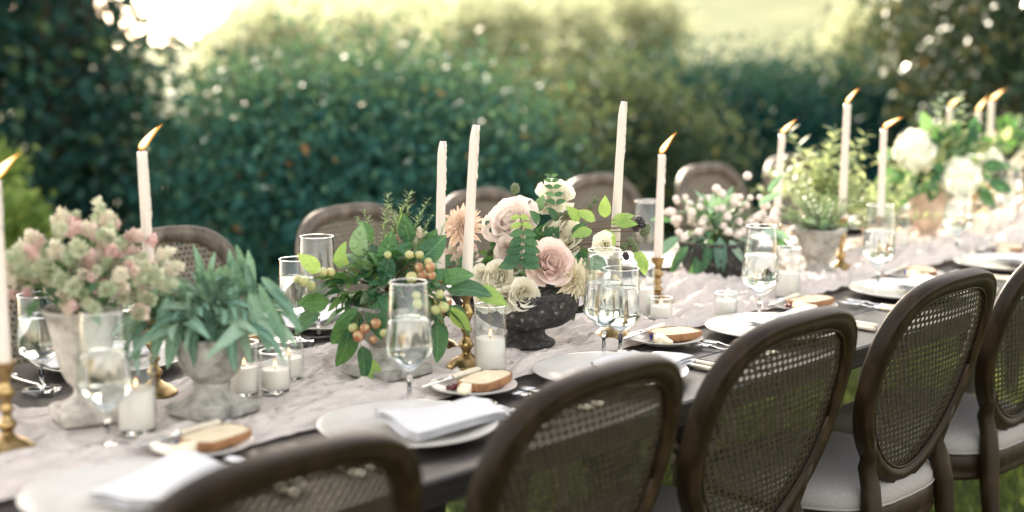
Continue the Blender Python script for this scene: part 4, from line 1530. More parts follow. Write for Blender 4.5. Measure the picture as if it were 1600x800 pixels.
def rose(parent, origin, p, face, r, mat, name='rose', n_out=12, label=None):
    """rose of radius r at world point p, opening towards face"""
    M = T(Vector(p) - origin) @ axis_z(face) @ RZ(rnd.random() * 6) @ S(r)
    o = put(rose_core(mat), name, parent, M @ T(0, 0, -.45))
    if label:
        o['label'] = label
    n_out = int(n_out * 1.4)
    for k_ in range(n_out):
        u = k_ / max(1, n_out - 1)
        a = k_ * 2.39996 + .3 + rnd.uniform(-.2, .2)
        tilt = R(60 - 52 * u + rnd.uniform(-5, 5))
        s_ = (.76 + .18 * u) * rnd.uniform(.93, 1.06)
        Mp = RZ(a) @ T(0, .10 + .06 * u, -.02 - .10 * u) @ RX(tilt) @ S(s_)
        put(petal_mesh(mat, 'outer' if u > .45 else 'mid'), 'petal', o, Mp)
    return o


DAHLIA = {}


def dahlia_mesh(mat, layers=8, width=.24):
    key = (mat.name, layers)
    if key not in DAHLIA:
        mb = MB()
        for ly in range(layers):
            u = ly / (layers - 1)
            n = int(8 + 11 * u)
            for k_ in range(n):
                a = 2 * math.pi * (k_ + .5 * (ly % 2)) / n + rnd.uniform(-.08, .08)
                L = .38 + .60 * u + rnd.uniform(-.05, .05)
                tilt = R(78 - 78 * u + rnd.uniform(-6, 6))
                M = RZ(a) @ T(0, .04, .05 * (1 - u)) @ RX(tilt)
                mb.add(*petal_geo(L, width + .08 * u, 1.1, -.15, .12, n=4, tip=.75, seed=k_), M=M)
        DAHLIA[key] = mb.mesh('dahlia', mat)
    return DAHLIA[key]


def floret_ball(mat, r, n, fs):
    """ball of four-petalled florets"""
    mb = MB()
    for k_ in range(n):
        zz = 1 - 1.72 * (k_ + .5) / n
        a = k_ * 2.39996
        rr = math.sqrt(max(0, 1 - zz * zz))
        d_ = Vector((rr * math.cos(a), rr * math.sin(a), zz))
        M = T(d_ * r * rnd.uniform(.86, 1.04)) @ axis_z(d_ + Vector((rnd.uniform(-.35, .35), rnd.uniform(-.35, .35), rnd.uniform(-.35, .35)))) @ RZ(rnd.random() * 6)
        for q in range(4):
            w_ = fs * .5
            mb.add([(0, 0, 0), (w_, fs * .5, fs * .12), (0, fs, .05 * fs), (-w_, fs * .5, fs * .12)], [(0, 1, 2, 3)], M @ RZ(q * math.pi / 2))
    mb.ball((0, 0, 0), r * .82, 14, 8)
    return mb.mesh('hydrangea', mat)


def bract_cluster(seed, mat):
    """oregano-like hanging cluster of overlapping bracts, unit size"""
    r0 = random.Random(seed)
    mb = MB()
    for ly in range(6):
        u = ly / 5
        n = 6 if ly < 5 else 3
        for k_ in range(n):
            a = 2 * math.pi * k_ / n + ly * .6
            rr = .42 * math.sin(math.pi * (.25 + .7 * u)) + .05
            tilt = R(35 + 35 * u + r0.uniform(-12, 12))
            L = .48
            M = RZ(a) @ T(0, rr * .55, u * .9 - .35) @ RX(tilt) @ S(1)
            w_ = r0.uniform(.17, .27)
            L *= r0.uniform(.8, 1.35)
            mb.add([(0, 0, 0), (w_, L * .5, .10), (0, L, -.04), (-w_, L * .5, .10), (0, L * .5, 0)], [(0, 1, 4), (1, 2, 4), (2, 3, 4), (3, 0, 4)], M)
    return mb.mesh('flower_head', mat, False)


def sprig_mesh(L, n, nl, nw, mat, stem_mat, up=.7, bend=.25, name='sprig', whorl=2, seed=0):
    """stem with narrow leaves in pairs; needles joined"""
    r0 = random.Random(seed)
    mb = MB()
    pts = [Vector((bend * L * (i / 6) ** 2, 0, L * i / 6)) for i in range(7)]
    mb.tube(pts, [.0016, .0015, .0014, .0013, .0011, .0009, .0005], 5, mi=1)
    for k_ in range(n):
        u = .12 + .88 * k_ / n
        c_ = Vector((bend * L * u * u, 0, L * u))
        for q in range(whorl):
            a = k_ * 1.57 + q * 2 * math.pi / whorl + r0.uniform(-.3, .3)
            el = up + r0.uniform(-.25, .25)
            d_ = Vector((math.cos(a) * math.cos(el), math.sin(a) * math.cos(el), math.sin(el)))
            l_ = nl * (1.1 - .45 * u) * r0.uniform(.75, 1.2)
            M = T(c_) @ orient(d_)
            w_ = nw * (1.1 - .4 * u)
            mb.add([(0, 0, 0), (w_ / 2, l_ * .45, w_ * .12), (0, l_, -l_ * .06), (-w_ / 2, l_ * .45, w_ * .12), (0, l_ * .45, 0)], [(0, 1, 4), (1, 2, 4), (2, 3, 4), (3, 0, 4)], M)
    return mb.mesh(name, [mat, stem_mat])


def view_dir(p):
    return (CAM - Vector(p)).normalized()


def stem_between(parent, origin, a, b_, r=.0018, mat='stem'):
    a, b_ = Vector(a) - origin, Vector(b_) - origin
    mid = a.lerp(b_, .55) + Vector((0, 0, .18 * (b_ - a).length))
    put(MB().tube([a, mid, b_], [r * 1.2, r, r * .7], 5).mesh('stem', MAT[mat]), 'stem', parent)


def arr(name, label, cat, p, group='flowers and herbs down the table'):
    return thing(name, label, cat, p, 0, group), Vector(p)


# ---- A: pink-green oregano blooms
CL = [bract_cluster(s_, MAT['oregano']) for s_ in range(6)]
LEAF_OR = leaf_mesh(1.0, .62, MAT['apple_leaf'], droop=.6)
base = Vector((PA.x, PA.y, PA.z + .188))
root, O = arr('oregano_bouquet', 'loose bouquet of pink and green papery blooms in the tall pale urn', 'bouquet', base)
dA = depth_of(base)
cols = []
for k_ in range(185):
    a = rnd.uniform(0, 2 * math.pi)
    zz = rnd.uniform(-.3, 1)
    rr = math.sqrt(max(.0, 1 - min(1, abs(zz)) ** 2))
    fr_ = rnd.uniform(.55, 1.14)
    off = Vector((math.cos(a) * rr * .132, math.sin(a) * rr * .132, zz * .105)) * fr_
    p = base + Vector((0, 0, .048)) + RT * .010 + off
    if p.z < base.z - .012 and (Vector((p.x, p.y)) - Vector((base.x, base.y))).length < .075:
        continue
    cols.append(p)
for px, py in ((155, 330), (88, 350), (105, 345), (180, 355), (250, 400), (45, 390), (265, 420), (150, 318), (60, 375), (215, 372)):
    cols.append(at(px, py, dA + rnd.uniform(-.03, .05)))
for k_, p in enumerate(cols):
    d_ = (p - base + Vector((0, 0, .02))).normalized()
    d_ = (d_ + Vector((0, 0, -.35)) + Vector((rnd.uniform(-.4, .4), rnd.uniform(-.4, .4), 0))).normalized()
    put(CL[k_ % 6], 'flower_head', root, T(p - O) @ axis_z(d_) @ RZ(rnd.random() * 6) @ S(rnd.uniform(.013, .030)))
    if k_ % 4 == 0:
        stem_between(root, O, base - Vector((0, 0, .03)), p, .0013)
for k_ in range(90):
    a = rnd.uniform(0, 2 * math.pi)
    el = rnd.uniform(-.3, 1.4)
    d_ = Vector((math.cos(a) * math.cos(el), math.sin(a) * math.cos(el), math.sin(el)))
    p = base + RT * .01 + Vector((0, 0, .035)) + Vector((d_.x, d_.y, d_.z * .8)) * rnd.uniform(.06, .125)
    put(LEAF_OR, 'leaf', root, T(p - O) @ orient(d_ + Vector((rnd.uniform(-.6, .6), rnd.uniform(-.6, .6), rnd.uniform(-.6, .3)))) @ S(rnd.uniform(.022, .040)))

# ---- B: sage
SG = [leaf_mesh(1.0, .165, MAT['sage'], 'lance', dr, .4, 12, .010) for dr in (.9, 1.7, 2.3, 2.8, 3.2)]
base = Vector((PB.x, PB.y, PB.z + .130))
root, O = arr('sage_plant', 'sage plant with long drooping silver-green leaves in the small grey urn', 'plant', base)
for k_ in range(125):
    a = k_ * 2.39996 + rnd.uniform(-.5, .5)
    u = min(1, max(0, k_ / 125 + rnd.uniform(-.12, .12)))
    el = R(84 - 46 * u + rnd.uniform(-14, 14))
    d_ = Vector((math.cos(a) * math.cos(el), math.sin(a) * math.cos(el), math.sin(el)))
    p = base + Vector((math.cos(a) * .05 * u, math.sin(a) * .05 * u, .004 + rnd.uniform(0, .045) * (1 - u)))
    L = rnd.uniform(.11, .175) * (.76 + .34 * u)
    put(SG[min(4, max(0, int(.4 + u * 3.2 + rnd.uniform(-.6, 1.2))))], 'leaf', root, T(p - O) @ orient(d_, (rnd.uniform(-.35, .35), rnd.uniform(-.35, .35), 1)) @ RY(rnd.uniform(-.8, .8)) @ S(L * rnd.uniform(.8, 1.25), L, L))
    if k_ % 9 == 0:
        stem_between(root, O, base - Vector((0, 0, .01)), p + d_ * .02, .002)
HANG = [leaf_mesh(1.0, wd_, MAT['sage'], 'lance', dr, .4, 10, .012) for wd_, dr in ((.20, -.35), (.17, .25), (.23, -.1))]
for k_, (px, py, dx, dz, L) in enumerate(((405, 465, .42, -.9, .13), (245, 470, -.5, -.75, .12), (330, 505, .0, -1, .10), (354, 510, .1, -1, .105), (308, 495, -.12, -1, .12), (425, 470, .5, -.8, .09), (228, 500, -.6, -.5, .08),
                                        (370, 498, .2, -1, .11), (285, 495, -.25, -1, .12), (262, 485, -.3, -1, .12), (342, 490, -.05, -1, .09), (390, 480, .3, -1, .11), (318, 480, .1, -1, .10), (296, 478, -.1, -1, .09), (408, 455, .6, -.7, .09), (240, 455, -.9, -.3, .10), (360, 470, .15, -1, .08))):
    p = at(px, py - 22, depth_of(base) - .072 + rnd.uniform(-.008, .012))
    put(HANG[k_ % 3], 'leaf', root, T(p - O) @ orient(RT * dx + Vector((0, 0, dz)), view_dir(p) + RT * rnd.uniform(-.5, .5)) @ RY(rnd.uniform(-.4, .4)) @ S(L))
for k_ in range(9):
    p = at(rnd.uniform(310, 405), rnd.uniform(455, 475), depth_of(base) + rnd.uniform(-.03, .03))
    put(HANG[k_ % 3], 'leaf', root, T(p - O) @ orient(RT * rnd.uniform(-.35, .75) + Vector((0, 0, 1)), view_dir(p) + RT * rnd.uniform(-.6, .6)) @ S(rnd.uniform(.075, .095)))

# ---- C: crab apples
AL = [leaf_mesh(1.0, .58, MAT['apple_leaf'], 'ovate', dr, .28, 7, .02) for dr in (.3, .8, 1.3)]
LL = [leaf_mesh(1.0, .56, MAT['lime_leaf'], 'ovate', dr, .2, 7, .01) for dr in (.2, .6)]


def crab_mesh(mat):
    mb = MB()
    prof = [(0, .008), (.25, .0), (.6, .10), (.92, .48), (1.0, .95), (.9, 1.42), (.55, 1.78), (.2, 1.84), (0, 1.76)]
    mb.lathe([(r, z - .95) for r, z in prof], 16)
    for q in range(5):
        mb.add([(.05, -.06, .86), (.30, 0, 1.02), (.05, .06, .86)], [(0, 1, 2)], RZ(q * 1.257), 1)
    mb.tube([(0, 0, -.9), (.15, .1, -2.2)], [.07, .05], 5, None, 1)
    return mb.mesh('crab_apple', [mat, MAT['twig']])


CG, CR = crab_mesh(MAT['crab_green']), crab_mesh(MAT['crab_red'])
base = Vector((PC.x, PC.y, PC.z + .135))
root, O = arr('crab_apple_arrangement', 'leafy crab apple branches with green and red fruit in the mossy urn', 'arrangement', base)
dC = depth_of(base)
for px, py, dep, dx, dz, L, k_, lime in (
        (500, 425, .0, -.9, .75, .052, 0, 1), (530, 420, -.01, .15, 1, .050, 1, 1), (520, 408, .02, .9, .1, .04, 0, 1),
        (545, 440, -.03, -.9, -.25, .095, 1, 0), (560, 480, -.05, -.5, -.8, .085, 1, 0), (560, 400, -.02, .1, 1, .06, 0, 0), (600, 415, -.02, .25, 1, .065, 0, 0),
        (545, 515, -.05, -.2, -1, .075, 1, 0), (590, 470, -.06, .0, -1, .07, 1, 0), (565, 540, -.06, .1, -1, .06, 0, 0), (610, 400, -.05, -.3, -1, .055, 0, 0),
        (682, 500, .0, .05, -1, .075, 0, 0), (655, 410, -.02, .5, .5, .07, 1, 0), (690, 440, -.02, .9, .3, .06, 1, 0), (700, 455, -.03, .95, .05, .08, 1, 0),
        (705, 480, -.02, .6, -.8, .055, 0, 1), (740, 452, -.02, .9, -.4, .065, 0, 1), (700, 478, -.01, .7, -.7, .065, 1, 0), (515, 470, -.02, -1, -.1, .06, 1, 0), (500, 490, .0, -.8, -.5, .06, 1, 0),
        (640, 380, .0, -.2, 1, .055, 0, 0), (580, 380, .02, -.4, 1, .05, 1, 0), (620, 360, .02, .2, 1, .045, 0, 1), (665, 395, .01, .4, .9, .05, 0, 0), (575, 560, -.05, .3, -1, .055, 0, 1)):
    p = at(px, py, dC + dep)
    me = (LL if lime else AL)[k_ % 2]
    put(me, 'leaf', root, T(p - O) @ orient(RT * dx + Vector((0, 0, dz)) + view_dir(p) * rnd.uniform(-.1, .45), view_dir(p) + Vector((rnd.uniform(-.9, .9), rnd.uniform(-.9, .9), .6))) @ RY(rnd.uniform(-.5, .5)) @ S(L * 1.12))
for k_ in range(200):
    a = rnd.uniform(0, 2 * math.pi)
    el = rnd.uniform(-.65, 1.35)
    d_ = Vector((math.cos(a) * math.cos(el), math.sin(a) * math.cos(el), math.sin(el)))
    p = base + Vector((0, 0, .03)) + RT * .008 + Vector((d_.x * .105, d_.y * .10, d_.z * .070)) * rnd.uniform(.45, 1.0)
    if depth_of(p) < dC - .045:
        p += FW * .05
    put(AL[k_ % 3], 'leaf', root, T(p - O) @ orient(d_ + Vector((rnd.uniform(-.5, .5), rnd.uniform(-.5, .5), rnd.uniform(-.8, .2))), d_ + Vector((0, 0, .6))) @ S(rnd.uniform(.032, .062)))
for px, py, r_, red in ((476, 440, 9, 0), (487, 447, 9, 0), (466, 437, 8, 0), (517, 425, 8, 0), (505, 425, 8, 0), (643, 433, 10, 0), (660, 430, 9, 1), (672, 417, 9, 1), (655, 418, 8, 1), (674, 430, 8, 1), (669, 409, 8, 0),
                        (587, 505, 10, 1), (560, 525, 10, 1), (552, 512, 9, 0), (570, 513, 9, 1), (650, 462, 9, 0), (652, 475, 9, 0), (687, 460, 9, 0), (693, 480, 10, 0), (681, 484, 9, 0), (640, 398, 8, 0), (606, 398, 7, 0), (655, 398, 8, 0), (583, 530, 8, 1), (600, 520, 8, 0)):
    p = at(px, py, dC - .095 + rnd.uniform(-.02, .02))
    o = put(CR if red else CG, 'crab_apple', root, T(p - O) @ RX(rnd.uniform(-.5, .5)) @ RZ(rnd.random() * 6) @ S(r_ * .86 * rnd.uniform(.85, 1.1) * (dC - .05) / F_PX, r_ * .86 * (dC - .05) / F_PX, r_ * .86 * rnd.uniform(.9, 1.15) * (dC - .05) / F_PX))
    if rnd.random() < .8:
        stem_between(root, O, base + Vector((0, 0, .03)), p, .001, 'twig')
HS = [sprig_mesh(.105, 15, .019, .0042, MAT['herb_pale'], MAT['stem'], .55, b_, 'herb_sprig', 3, s_) for b_, s_ in ((.1, 1), (.35, 2), (-.2, 3))]
for px, py, ln, k_ in ((600, 395, .12, 0), (612, 400, .13, 1), (632, 398, .125, 0), (644, 392, .105, 1), (583, 400, .095, 2), (570, 400, .08, 2), (655, 398, .08, 1), (685, 390, .07, 1), (622, 395, .10, 2)):
    p = at(px, py, dC + rnd.uniform(-.01, .05))
    put(HS[k_], 'herb_sprig', root, T(p - O) @ RZ(WIND + rnd.uniform(-.4, .4)) @ S(ln / .105))
# pale filler buds at the top
for px, py in ((610, 378), (640, 365), (655, 368), (625, 372), (648, 380), (665, 375)):
    p = at(px, py, dC + .01)
    put(CL[0], 'flower_head', root, T(p - O) @ S(.016))

# ---- D: roses and dahlias in the dark footed bowl
base = Vector((PD.x, PD.y, PD.z + .115))
root, O = arr('rose_centrepiece', 'centrepiece of blush roses, dahlias and white blooms in the dark footed bowl', 'arrangement', base)
dD = depth_of(base)


def bloom_dir(p, sx, sz, fwd=1.0):
    return view_dir(p) * fwd + RT * sx + Vector((0, 0, sz))


for px, py, dep, rp, mk, sx, sz, no, lab in (
        (798, 345, -.02, 46, 'rose', -.25, .55, 14, 'large open blush rose turned upward'),
        (862, 410, -.09, 43, 'rose_deep', .25, .25, 14, 'large blush rose with deep pink heart'),
        (792, 392, -.05, 26, 'rose', -.2, .0, 9, None),
        (778, 432, -.10, 25, 'white_petal', -.2, .2, 9, None), (752, 437, -.09, 24, 'white_petal', -.6, .1, 9, None), (820, 460, -.12, 24, 'white_petal', .2, -.1, 9, None),
        (788, 468, -.12, 22, 'white_petal', .0, -.2, 8, None), (762, 466, -.10, 24, 'white_petal', -.4, -.2, 8, None),
        (870, 302, .05, 28, 'white_petal', .3, .7, 9, None), (882, 368, .0, 30, 'white_petal', .2, .4, 9, None), (855, 320, .05, 20, 'white_petal', -.2, .7, 8, None)):
    p = at(px, py, dD + dep)
    rose(root, O, p, bloom_dir(p, sx, sz, .8), rp * (dD + dep) / F_PX * (1.25 if mk == 'white_petal' else 1.08), MAT[mk], 'rose', no, lab)
for px, py, dep, rp, mk, sx, sz, lab in ((724, 354, -.02, 38, 'peach_petal', -.45, .2, 'spiky peach dahlia'), (897, 436, -.06, 36, 'cream_petal', .55, .0, 'cream dahlia'), (916, 428, -.02, 26, 'cream_petal', .9, .1, None)):
    p = at(px, py, dD + dep)
    o = put(dahlia_mesh(MAT[mk]), 'dahlia', root, T(p - O) @ axis_z(bloom_dir(p, sx, sz)) @ S(rp * (dD + dep) / F_PX))
    if lab:
        o['label'] = lab
# white open bloom with a dark heart
p = at(944, 382, dD - .03)
o = put(MB().add(*petal_geo(.01, .01)).mesh('core', MAT['greenberry']), 'white_bloom', root, T(p - O) @ axis_z(bloom_dir(p, .1, .1)))
for k_ in range(13):
    put(petal_mesh(MAT['white_petal'], 'outer'), 'petal', o, RZ(k_ * 2.4) @ T(0, .003, 0) @ RX(R(18 + 30 * (k_ % 3))) @ S(.030 - .004 * (k_ % 3)))
put(MB().ball((0, 0, .006), .0045, 10, 6).mesh('heart', MAT['crab_green']), 'heart', o)
# dark sprig of rounded leaves hanging in front of the roses
DL = [leaf_mesh(1.0, .62, MAT['dark_leaf'], 'ovate', dr, .2, 6) for dr in (.3, .8)]
GLF = [leaf_mesh(1.0, .55, MAT['lime_leaf'], 'ovate', dr, .25, 6) for dr in (.4, .9)]
GM = [leaf_mesh(1.0, .6, MAT['apple_leaf'], 'ovate', dr, .25, 6) for dr in (.4, .9)]
sp = [(812, 338), (815, 350), (817, 362), (818, 374), (817, 386), (815, 398), (812, 408)]
for i, (px, py) in enumerate(sp):
    for s_ in (-1, 1):
        p = at(px, py, dD - .125)
        put(DL[i % 2] if i > 1 else GLF[0], 'leaf', root, T(p - O) @ orient(RT * s_ * .9 + Vector((0, 0, -.25)), view_dir(p) + Vector((0, 0, .5))) @ S(.022 + .004 * i))
a = [at(px, py, dD - .122) - O for px, py in sp]
put(MB().tube(a, .0012, 5).mesh('stem', MAT['stem']), 'stem', root)
# upright sprig at the top, leaf fans on the right
for i, (px, py) in enumerate(((868, 318), (866, 306), (864, 294), (862, 284), (861, 276))):
    for s_ in (-1, 1):
        p = at(px, py, dD + .01)
        put(GM[0], 'leaf', root, T(p - O) @ orient(RT * s_ + Vector((0, 0, .35)), view_dir(p) + Vector((0, 0, .8))) @ S(.024 - .002 * i))
for px, py, sx, sz, L, lime in ((930, 345, -.9, .5, .05, 1), (945, 340, .0, 1, .05, 1), (955, 350, .9, .4, .055, 1), (925, 360, -.7, -.2, .05, 1), (945, 358, .3, -.6, .05, 1), (965, 352, .9, .1, .045, 1), (905, 345, -.5, .6, .045, 1),
                                (990, 395, .6, -.5, .045, 1), (1000, 400, .3, -.9, .045, 1), (905, 385, .3, -.9, .05, 0), (925, 400, .6, -.6, .05, 0), (900, 400, -.3, -.8, .045, 0), (850, 375, .4, .6, .04, 0), (840, 330, .3, .9, .04, 0),
                                (750, 395, -.8, -.3, .05, 0), (735, 410, -.6, -.6, .05, 0), (760, 400, .2, -.8, .05, 0), (715, 405, -.9, -.2, .05, 0), (880, 470, .5, -.8, .05, 0), (855, 470, .1, -1, .05, 0), (805, 425, .3, -.6, .05, 0),
                                (870, 345, -.4, .6, .04, 0), (898, 372, .3, .6, .045, 0), (842, 350, -.3, .5, .04, 0), (910, 410, .9, -.2, .05, 0)):
    p = at(px, py, dD + rnd.uniform(-.05, .02))
    put((GLF if lime else GM)[rnd.randint(0, 1)], 'leaf', root, T(p - O) @ orient(RT * sx + Vector((0, 0, sz)) + view_dir(p) * .3, view_dir(p) + Vector((rnd.uniform(-.3, .3), 0, .7))) @ S(L))
for k_ in range(110):
    a = rnd.uniform(0, 2 * math.pi)
    el = rnd.uniform(-.25, 1.3)
    d_ = Vector((math.cos(a) * math.cos(el), math.sin(a) * math.cos(el), math.sin(el)))
    p = base + Vector((0, 0, .03)) + Vector((d_.x * .130, d_.y * .130, d_.z * .11)) * rnd.uniform(.45, 1.0)
    if depth_of(p) < dD - .01:
        p += FW * .09
    put((GM if k_ % 3 else DL)[k_ % 2], 'leaf', root, T(p - O) @ orient(d_ + Vector((rnd.uniform(-.6, .6), rnd.uniform(-.6, .6), rnd.uniform(-.5, .4))), d_ + Vector((0, 0, .6))) @ S(rnd.uniform(.03, .055)))


def berry_mesh(mat, r=.5):
    mb = MB()
    for k_ in range(26):
        zz = 1 - 2 * (k_ + .5) / 26
        a = k_ * 2.4
        rr = math.sqrt(1 - zz * zz)
        mb.ball((rr * math.cos(a) * .62, rr * math.sin(a) * .62, zz * .9), .34, 6, 4)
    return mb.mesh('blackberry', mat)


BK, BGN = berry_mesh(MAT['blackberry']), berry_mesh(MAT['greenberry'])
for px, py, r_, dark in ((1000, 347, 9, 1), (993, 355, 7, 1), (980, 340, 7, 0), (1008, 362, 8, 0), (985, 378, 7, 0), (975, 385, 7, 0), (992, 388, 7, 0), (978, 400, 6, 1), (805, 295, 8, 0), (828, 318, 6, 0),
                         (885, 335, 6, 0), (895, 338, 6, 0), (880, 345, 6, 0), (870, 338, 6, 0), (940, 320, 6, 0), (922, 322, 5, 0), (930, 313, 5, 0), (885, 350, 5, 0), (1012, 355, 6, 0), (765, 395, 6, 0)):
    p = at(px, py, dD + .02)
    put(BK if dark else BGN, 'blackberry', root, T(p - O) @ RX(rnd.uniform(-.6, .6)) @ RZ(rnd.random() * 6) @ S(r_ * dD / F_PX))
    stem_between(root, O, base + Vector((0, 0, .02)), p, .0011, 'twig')
for k_ in range(26):   # greenish filler umbels on the left
    p = at(rnd.uniform(688, 745), rnd.uniform(372, 412), dD + rnd.uniform(-.02, .05))
    put(CL[k_ % 6], 'flower_head', root, T(p - O) @ axis_z((rnd.uniform(-.5, .5), rnd.uniform(-.5, .5), 1)) @ S(rnd.uniform(.009, .014)))

# ---- E: globe flowers
def globe_mesh(mat):
    mb = MB()
    for k_ in range(60):
        zz = 1 - 2 * (k_ + .5) / 60
        a = k_ * 2.39996
        rr = math.sqrt(1 - zz * zz)
        d_ = Vector((rr * math.cos(a), rr * math.sin(a), zz))
        M = T(d_ * .72) @ axis_z(d_)
        mb.add([(.2, 0, 0), (0, .2, 0), (-.2, 0, 0), (0, -.2, 0), (0, 0, .34)], [(0, 1, 4), (1, 2, 4), (2, 3, 4), (3, 0, 4)], M)
    mb.ball((0, 0, 0), .78, 12, 8)
    return mb.mesh('globe_flower', mat)


GB = globe_mesh(MAT['amaranth'])
base = Vector((PE.x, PE.y, PE.z + .105))
root, O = arr('globe_flower_arrangement', 'pale pink globe flowers with long drooping leaves in the dark round bowl', 'arrangement', base)
dE = depth_of(base)
for k_ in range(84):
    px, py = rnd.uniform(1042, 1215), rnd.uniform(305, 372)
    if abs(px - 1125) > 70 and py < 318:
        py += 25
    p = at(px, py, dE + rnd.uniform(-.09, .09))
    put(GB, 'globe_flower', root, T(p - O) @ RX(rnd.uniform(-.8, .8)) @ RY(rnd.uniform(-.8, .8)) @ S(rnd.uniform(.0085, .0135)))
    if k_ % 2 == 0:
        stem_between(root, O, base, p, .001)
for px, py in ((1168, 275), (1120, 295), (1128, 303), (1145, 394), (1070, 370), (1138, 362), (1093, 362)):
    p = at(px, py, dE - .08)
    put(GB, 'globe_flower', root, T(p - O) @ S(.0125))
    stem_between(root, O, base, p, .001)
EL_ = [leaf_mesh(1.0, .30, MAT['sage'], 'lance', dr, .3, 7, .01) for dr in (.4, 1.0, 1.6)]
EG = [leaf_mesh(1.0, .30, MAT['apple_leaf'], 'lance', dr, .3, 7, .01) for dr in (.5, 1.2)]
for px, py, sx, sz, L in ((1112, 372, -.2, -1, .09), (1095, 395, -.2, -1, .12), (1125, 370, .05, -1, .11), (1075, 385, -.6, -.8, .09), (1060, 370, -.7, -.6, .10), (1140, 375, .4, -.6, .07), (1185, 320, .8, .5, .07), (1190, 360, .9, -.2, .09),
                          (1050, 345, -.9, .1, .06), (1065, 395, -.4, -.9, .06), (1110, 335, .1, .9, .06), (1200, 300, .6, .8, .06), (1205, 370, .8, -.5, .07)):
    p = at(px, py, dE - .09 + rnd.uniform(-.02, .02))
    put((EG if rnd.random() < .5 else EL_)[rnd.randint(0, 1)], 'leaf', root, T(p - O) @ orient(RT * sx + Vector((0, 0, sz)) + view_dir(p) * .15, view_dir(p) + Vector((0, 0, .5))) @ S(L))
for k_ in range(70):
    a = rnd.uniform(0, 2 * math.pi)
    el = rnd.uniform(-.2, 1.3)
    d_ = Vector((math.cos(a) * math.cos(el), math.sin(a) * math.cos(el), math.sin(el)))
    p = base + Vector((0, 0, .015)) + d_ * rnd.uniform(.03, .075)
    put((EG if k_ % 2 else EL_)[k_ % 2], 'leaf', root, T(p - O) @ orient(d_, (0, 0, 1)) @ S(rnd.uniform(.05, .085)))

# ---- F: rosemary
RS = [sprig_mesh(.12, 22, .020, .0032, MAT['herb'], MAT['twig'], .75, b_, 'rosemary_sprig', 3, s_) for b_, s_ in ((.25, 4), (.5, 5), (.05, 6))]
base = Vector((PF.x, PF.y, PF.z + .122))
root, O = arr('rosemary_plant', 'bushy little rosemary plant in the grey stone urn', 'plant', base)
for k_ in range(38):
    a = k_ * 2.4
    u = k_ / 38
    put(RS[k_ % 3], 'rosemary_sprig', root, T(math.cos(a) * .022 * u, math.sin(a) * .022 * u, 0) @ RZ(a) @ RY(R(8 + 58 * u)) @ S(rnd.uniform(.75, 1.15)))

# ---- G: bright mint stems in the sun
MS = [sprig_mesh(.20, 11, .048, .021, MAT['sun_leaf'], MAT['stem'], .5, b_, 'leafy_stem', 2, s_) for b_, s_ in ((.15, 7), (.35, 8), (.0, 9), (.5, 10))]
base = Vector((PG.x, PG.y, PG.z + .12))
root, O = arr('mint_bouquet', 'sunlit yellow-green leafy stems behind the rosemary urn', 'plant', base)
for k_ in range(34):
    a = k_ * 2.4
    u = k_ / 34
    put(MS[k_ % 4], 'leafy_stem', root, T(math.cos(a) * .03 * u, math.sin(a) * .03 * u, 0) @ RZ(a) @ RY(R(4 + 52 * u)) @ S(rnd.uniform(.75, 1.15) * (1.25 if u < .2 else 1)))

# second bright clump left of the hydrangeas
PG2 = tb(1372, 392)
base = Vector((PG2.x, PG2.y, ZT + .06))
rest(base, .06)
urn('clay_pot', 'clay pot under the wispy sunlit greenery left of the hydrangeas', Vector((PG2.x, PG2.y, ZT + .004)),
    [(0, .0), (.036, .0), (.040, .004), (.046, .040), (.052, .070), (.056, .078), (.056, .086), (.050, .086), (.048, .07), (0, .06)], None, None, MAT['terracotta'])
base.z = ZT + .07
root, O = arr('wispy_greenery', 'wispy sunlit greenery between the tall burning tapers and the hydrangeas', 'plant', base)
for k_ in range(24):
    a = k_ * 2.4
    u = k_ / 24
    put(MS[k_ % 4] if k_ % 3 else RS[k_ % 3], 'leafy_stem', root, T(math.cos(a) * .03 * u, math.sin(a) * .03 * u, 0) @ RZ(a) @ RY(R(4 + 46 * u)) @ S(rnd.uniform(.7, 1.0)))

# ---- H: hydrangeas
HY = floret_ball(MAT['hydrangea'], 1.0, 230, .24)
base = Vector((PH.x, PH.y, PH.z + .15))
root, O = arr('hydrangea_arrangement', 'white hydrangeas and silver sprigs in the chalky clay pot', 'arrangement', base)
dH = depth_of(base)
HYC = []
for px, py, r_, dep, lab in ((1431, 236, 33, -.03, 'large white hydrangea ball'), (1500, 277, 31, -.06, 'second white hydrangea ball'), (1545, 250, 20, .08, None)):
    p = at(px, py, dH + dep)
    HYC.append((p, r_ * (dH + dep) / F_PX))
    o = put(HY, 'hydrangea', root, T(p - O) @ axis_z(view_dir(p) + Vector((0, 0, .6))) @ S(r_ * (dH + dep) / F_PX))
    if lab:
        o['label'] = lab
    stem_between(root, O, base - Vector((0, 0, .02)), p, .003)
ES = [sprig_mesh(.20, 9, .052, .030, MAT['euc'], MAT['stem'], .35, b_, 'silver_sprig', 2, s_) for b_, s_ in ((.15, 11), (-.1, 12))]
for px, py, dep, ln, k_ in ((1458, 238, -.02, .20, 0), (1502, 236, -.02, .20, 1), (1480, 240, .0, .15, 0), (1518, 240, .0, .14, 0), (1545, 232, .02, .12, 1), (1440, 225, .03, .11, 1)):
    p = at(px, py, dH + dep)
    put(ES[k_], 'silver_sprig', root, T(p - O) @ RZ(WIND) @ S(ln / .20))
    stem_between(root, O, base, p, .002)
SL = [leaf_mesh(1.0, .5, MAT['sun_leaf'], 'ovate', dr, .25, 6) for dr in (.4, 1.0)]
